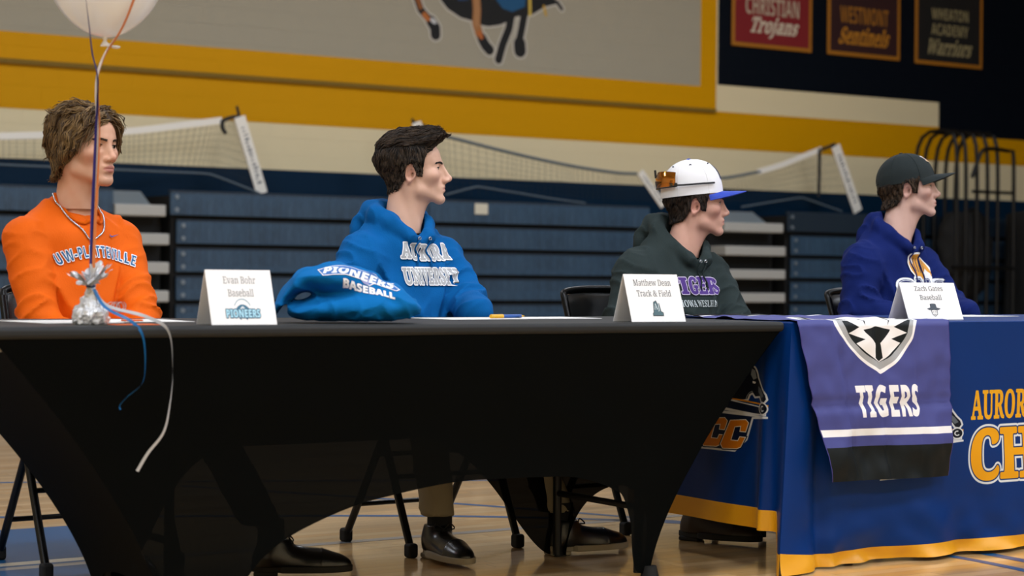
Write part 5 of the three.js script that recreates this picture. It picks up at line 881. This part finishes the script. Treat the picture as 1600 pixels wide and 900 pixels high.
tentCard('white folded name card with a hat drawing, in front of the navy sweatshirt', 4.497, -4.43, 0.245, 0.0, (g) => {
  serifLine(g, 'Zach Gates', 115, 100, '#4d5055'); serifLine(g, 'Baseball', 250, 100, '#4d5055');
  poly(g, [[290, 385], [340, 370], [345, 315], [384, 305, 425, 315], [430, 370], [480, 385], [450, 402], [384, 395, 318, 402]], '#46505a', '#2b3238', 5); poly(g, [[340, 408], [384, 400], [430, 408], [420, 470], [384, 500], [350, 470]], '#e4e2dd', '#3a4046', 7); g.fillStyle = '#3a4046'; g.fillRect(358, 430, 18, 7); g.fillRect(394, 430, 18, 7); g.fillRect(368, 468, 32, 6);
}, 0.118);

// papers and pen
const paper = (label, x, z, turn, w = 0.216, d = 0.279) => { const m = solo('paper_sheet', rbox(w, 0.0012, d, 0.0005), mat(0xe4e3de, 0.8), label, 'paper', [x, TH + (x > 3.81 ? 0.0105 : 0.0102), z], 'sheets of paper on the tables'); m.rotation.y = turn; return m; };
paper('white paper on the black table in front of the orange shirt', 1.72, -4.72, 0.1);
paper('white paper on the black table beside the name card with teal logo', 1.96, -4.80, -0.05);
paper('white paper on the black table between blue sweatshirt and the middle card', 3.02, -4.84, 0.08, 0.279, 0.216);
paper('white paper on the black table left of the middle name card', 3.32, -4.88, 0.0, 0.279, 0.216);
paper('white paper on the blue table at the right edge', 5.15, -4.86, 0.04, 0.279, 0.216);
{
  const t = thing('pen', 'blue and yellow pen lying on the paper in front of the royal blue sweatshirt', 'pen', [3.13, TH + 0.0175, -4.80], 0.2);
  part('barrel', new THREE.CylinderGeometry(0.0055, 0.0055, 0.075, 12).rotateZ(Math.PI / 2).translate(0.02, 0, 0), mat(0x1c4f9a, 0.4), t, 'blue barrel'); part('cap', new THREE.CylinderGeometry(0.006, 0.006, 0.05, 12).rotateZ(Math.PI / 2).translate(-0.0425, 0, 0), mat(0xd8a51c, 0.4), t, 'yellow cap'); part('tip', new THREE.ConeGeometry(0.0055, 0.018, 12).rotateZ(-Math.PI / 2).translate(0.066, 0, 0), mat(0xd8a51c, 0.4), t);
}
solo('orange_tag', rbox(0.05, 0.005, 0.03, 0.002), mat(0xd9601a, 0.6), 'small orange tag lying left of the name card with teal logo', 'tag', [1.905, TH + 0.0135, -4.70]);
solo('orange_paper', rbox(0.12, 0.001, 0.08, 0.0004), mat(0xe06412, 0.7), 'orange paper strip lying beside the silver balloon weight', 'paper', [1.80, TH + 0.0101, -4.43]);

// folded sweatshirt
{
  const t = thing('folded_sweatshirt', 'folded royal blue sweatshirt with white baseball lettering, on the black table', 'sweatshirt', [2.425, TH + 0.0135, -4.50], -0.42); t.scale.setScalar(1.04);
  const f = (x, y, z) => {
    let d = ell(x, y, z, 0.035, 0.034, 0.015, 0.160, 0.040, 0.105);                       // lower bundle
    d = smin(d, ell(x, y, z, -0.075, 0.026, 0.03, 0.075, 0.028, 0.085), 0.012);
    let flap = ell(x, y, z, -0.07, 0.108 - 1.6 * Math.max(0, -0.09 - x) * Math.max(0, -0.09 - x) * 6, -0.005, 0.125, 0.030, 0.100);   // upper layer reaching out
    flap = smin(flap, cap(x, y, z * 0.55, [-0.03, 0.098, -0.01], [0.115, 0.048, 0.0], 0.040, 0.046), 0.05);
    d = smin(d, flap, 0.014);
    d = smax(d, -cap(x, y, z, [-0.22, 0.068, 0.13], [-0.07, 0.062, 0.085], 0.017, 0.008), 0.014);
    if (d < 0.04) d -= 0.007 * (ridge(x * 6 + z * 3, y * 10, z * 6 - x * 2) - 0.35) + 0.002 * noise3(x * 16, y * 16, z * 16) + 0.007 * (ridge(x * 13 + 2, y * 5, z * 3) - 0.35) * smoothstep(0.075 - y, 0, 0.04);
    return smax(d, -y, 0.010);
  };
  const body = part('folded_body', net(f, [-0.24, -0.01, -0.16], [0.24, 0.18, 0.17], 0.0045), cottonMat(0x0464a4), t);
  const pg = patch(f, (u, v) => [lerp(-0.085, 0.135, u), lerp(0.062, 0.165, v) - 0.10 * Math.max(0, u - 0.35) * 0.55 + 0.035, 0.16 ], [0, -0.30, -0.954], 60, 40, 0.0015);
  print(pg, 1024, 512, (g) => {
    g.save(); g.transform(1, 0.0, 0, 1, 0, 0);
    poly(g, [[40, 200], [250, 120], [400, 60, 520, 100], [700, 90, 880, 170], [1000, 260], [960, 300], [700, 270], [640, 330], [560, 270], [90, 320]], '#2c62a4', '#e4e6ea', 12);
    poly(g, [[520, 260], [600, 190], [660, 250], [620, 330], [570, 320]], '#8a8fb8'); 
    fit(g, 'PIONEERS', 95, 155, 850, 125, 'italic bold 150px sans-serif', '#eef0f2', [['#eef0f2', 6]]);
    fit(g, 'BASEBALL', 330, 350, 600, 95, 'bold 130px sans-serif', '#eef0f2', [['#eef0f2', 8]]); g.restore();
  }, body, 'lettering', { label: 'white and grey baseball lettering' });
}
// balloon weight, ribbons, balloons
{
  const t = thing('balloon_weight', 'crinkled silver foil balloon weight on the black table', 'balloon weight', [1.705, TH + 0.009, -4.47]);
  const foil = mat(0xd6d8da, 0.32, { metalness: 0.4, side: THREE.DoubleSide });
  part('bag', net((x, y, z) => { let d = ell(x, y, z, 0, 0.018, 0, 0.043, 0.034, 0.040); d = smin(d, cap(x, y, z, [0, 0.025, 0], [0, 0.094, 0], 0.036, 0.007), 0.015); d += 0.005 * noise3(x * 55, y * 28, z * 55) + 0.0025 * noise3(x * 120, y * 90, z * 120); return smax(d, -y, 0.004); }, [-0.07, -0.01, -0.07], [0.07, 0.13, 0.07], 0.0028), foil, t, 'crumpled silver bag');
  for (let k = 0; k < 20; k++) { const a = k * 2.4, L = rr(0.045, 0.085), up = rr(0.25, 1.4), w = rr(0.014, 0.026), p = rr(0, 6); part('foil_frill', sheet(6, 10, (u, v) => { const r = 0.004 + v * L * Math.cos(up) , y = 0.093 + v * L * Math.sin(up) - 0.018 * v * v, s = (u - 0.5) * w * (0.4 + v) , bend = 0.006 * Math.sin(u * 7 + p + v * 5); return [Math.cos(a) * (r + bend) - Math.sin(a) * s, y + bend, Math.sin(a) * (r + bend) + Math.cos(a) * s]; }), foil, t); }
  part('tie', new THREE.TorusGeometry(0.0085, 0.0035, 8, 20).rotateX(Math.PI / 2).translate(0, 0.094, 0), mat(0x16305c, 0.5), t, 'navy ribbon tie');
  const W0 = [1.705, TH + 0.105, -4.47], knot = [1.718, 1.352, -4.47];
  const rib = (name, label, pts, c, w = 0.0075, side = [1, 0, 0.2], tw = 0) => solo(name, ribbon(pts, w, side, 70, 0.0006, tw), mat(c, 0.35, { side: THREE.DoubleSide }), label, 'ribbon', undefined, 'curling ribbons of the balloon bunch');
  rib('ribbon', 'navy ribbon rising to the upper left from the silver weight', [W0, [1.707, 1.0, -4.47], [1.714, 1.2, -4.47], knot, [1.705, 1.40, -4.47], [1.672, 1.47, -4.41], [1.622, 1.58, -4.33], [1.57, 1.80, -4.36], [1.52, 2.22, -4.60]], 0x2b2f78, 0.009, [1, 0, 0.2], 3);
  rib('ribbon', 'orange ribbon passing in front of the white balloon', [[W0[0] + 0.004, W0[1], W0[2] + 0.004], [1.713, 1.0, -4.465], [1.722, 1.2, -4.465], [knot[0] + 0.003, knot[1], knot[2] + 0.004], [1.732, 1.40, -4.46], [1.755, 1.47, -4.40], [1.772, 1.610, -4.31], [1.81, 1.85, -4.28], [1.89, 2.2, -4.23]], 0xc9743c, 0.008, [1, 0, 0.2], 4);
  rib('ribbon', 'white ribbon running straight from the silver weight to the white balloon knot', [[W0[0] + 0.002, W0[1], W0[2] - 0.004], [1.712, 1.0, -4.474], [1.720, 1.2, -4.474], [knot[0], knot[1], knot[2] - 0.003], [1.740, 1.41, -4.476], [1.766, 1.447, -4.48]], 0xcfc9c4, 0.006);
  rib('ribbon', 'blue ribbon tail curling over the front edge of the black table', [[1.707, TH + 0.10, -4.462], [1.720, TH + 0.055, -4.42], [1.762, TH + 0.018, -4.345], [1.772, TH - 0.01, -4.308], [1.778, 0.66, -4.302], [1.772, 0.61, -4.306], [1.735, 0.577, -4.312], [1.720, 0.556, -4.318], [1.723, 0.548, -4.318]], 0x1f6aa8, 0.0075, [1, 0, 0.3], 2);
  rib('ribbon', 'silver ribbon tail hanging down the front of the black table', [[1.707, TH + 0.098, -4.46], [1.725, TH + 0.06, -4.43], [1.805, TH + 0.03, -4.36], [1.837, TH - 0.0, -4.308], [1.847, 0.64, -4.300], [1.843, 0.56, -4.305], [1.831, 0.49, -4.315], [1.795, 0.44, -4.325], [1.773, 0.398, -4.335]], 0xb9bcc0, 0.008, [1, 0, 0.3], 3);
  const curl = []; for (let k = 0; k < 40; k++) { const a = k * 0.62; curl.push([1.75 + 0.014 * Math.cos(a) + k * 0.0008, TH + 0.052 + 0.013 * Math.sin(a), -4.45 + 0.004 * Math.sin(k)]); }
  rib('ribbon', 'tight white ribbon curls beside the silver weight', curl, 0xdadcde, 0.005, [0, 0, 1]);
  const balloon = (label, c, x, y, z, r, tr) => {
    const b = thing('balloon', label, 'balloon', [x, y, z], 0, 'helium balloons'), m = mat(c, 0.3, { clearcoat: 0.4, clearcoatRoughness: 0.2, ...(tr ? { transmission: 0.3, thickness: 0 } : {}) });
    const pts = []; for (let k = 0; k <= 40; k++) { const a = k / 40 * Math.PI, q = -Math.cos(a); pts.push(new THREE.Vector2(Math.max(0.0001, Math.sin(a) * r * (q < 0 ? 1 - 0.12 * q * q * -q : 1)), q < 0 ? q * r * 1.22 : q * r * 1.0)); }
    part('envelope', new THREE.LatheGeometry(pts, 48), m, b); part('neck', new THREE.LatheGeometry([[0.012, 0.018], [0.006, 0.006], [0.004, 0], [0.007, -0.006], [0.012, -0.014]].map((p) => new THREE.Vector2(...p)), 16).translate(0, -r * 1.22 - 0.008, 0), m, b);
    part('knot_tail', new THREE.SphereGeometry(0.009, 12, 8).scale(1.3, 0.45, 1).translate(0.028, -r * 1.22 - 0.022, 0), m, b); part('tail_string', rod([0, -r * 1.22 - 0.012, 0], [0.024, -r * 1.22 - 0.021, 0], 0.0016), m, b);
  };
  balloon('white helium balloon cut by the top edge of the picture', 0xf2f4f6, 1.740, 1.626, -4.48, 0.145, true);
  balloon('navy helium balloon above the top of the picture on the navy ribbon', 0x1a2450, 1.52, 2.42, -4.62, 0.14);
  balloon('orange helium balloon above the top of the picture on the orange ribbon', 0xd05a14, 1.90, 2.40, -4.22, 0.14);
}
renderer.render(scene, camera);
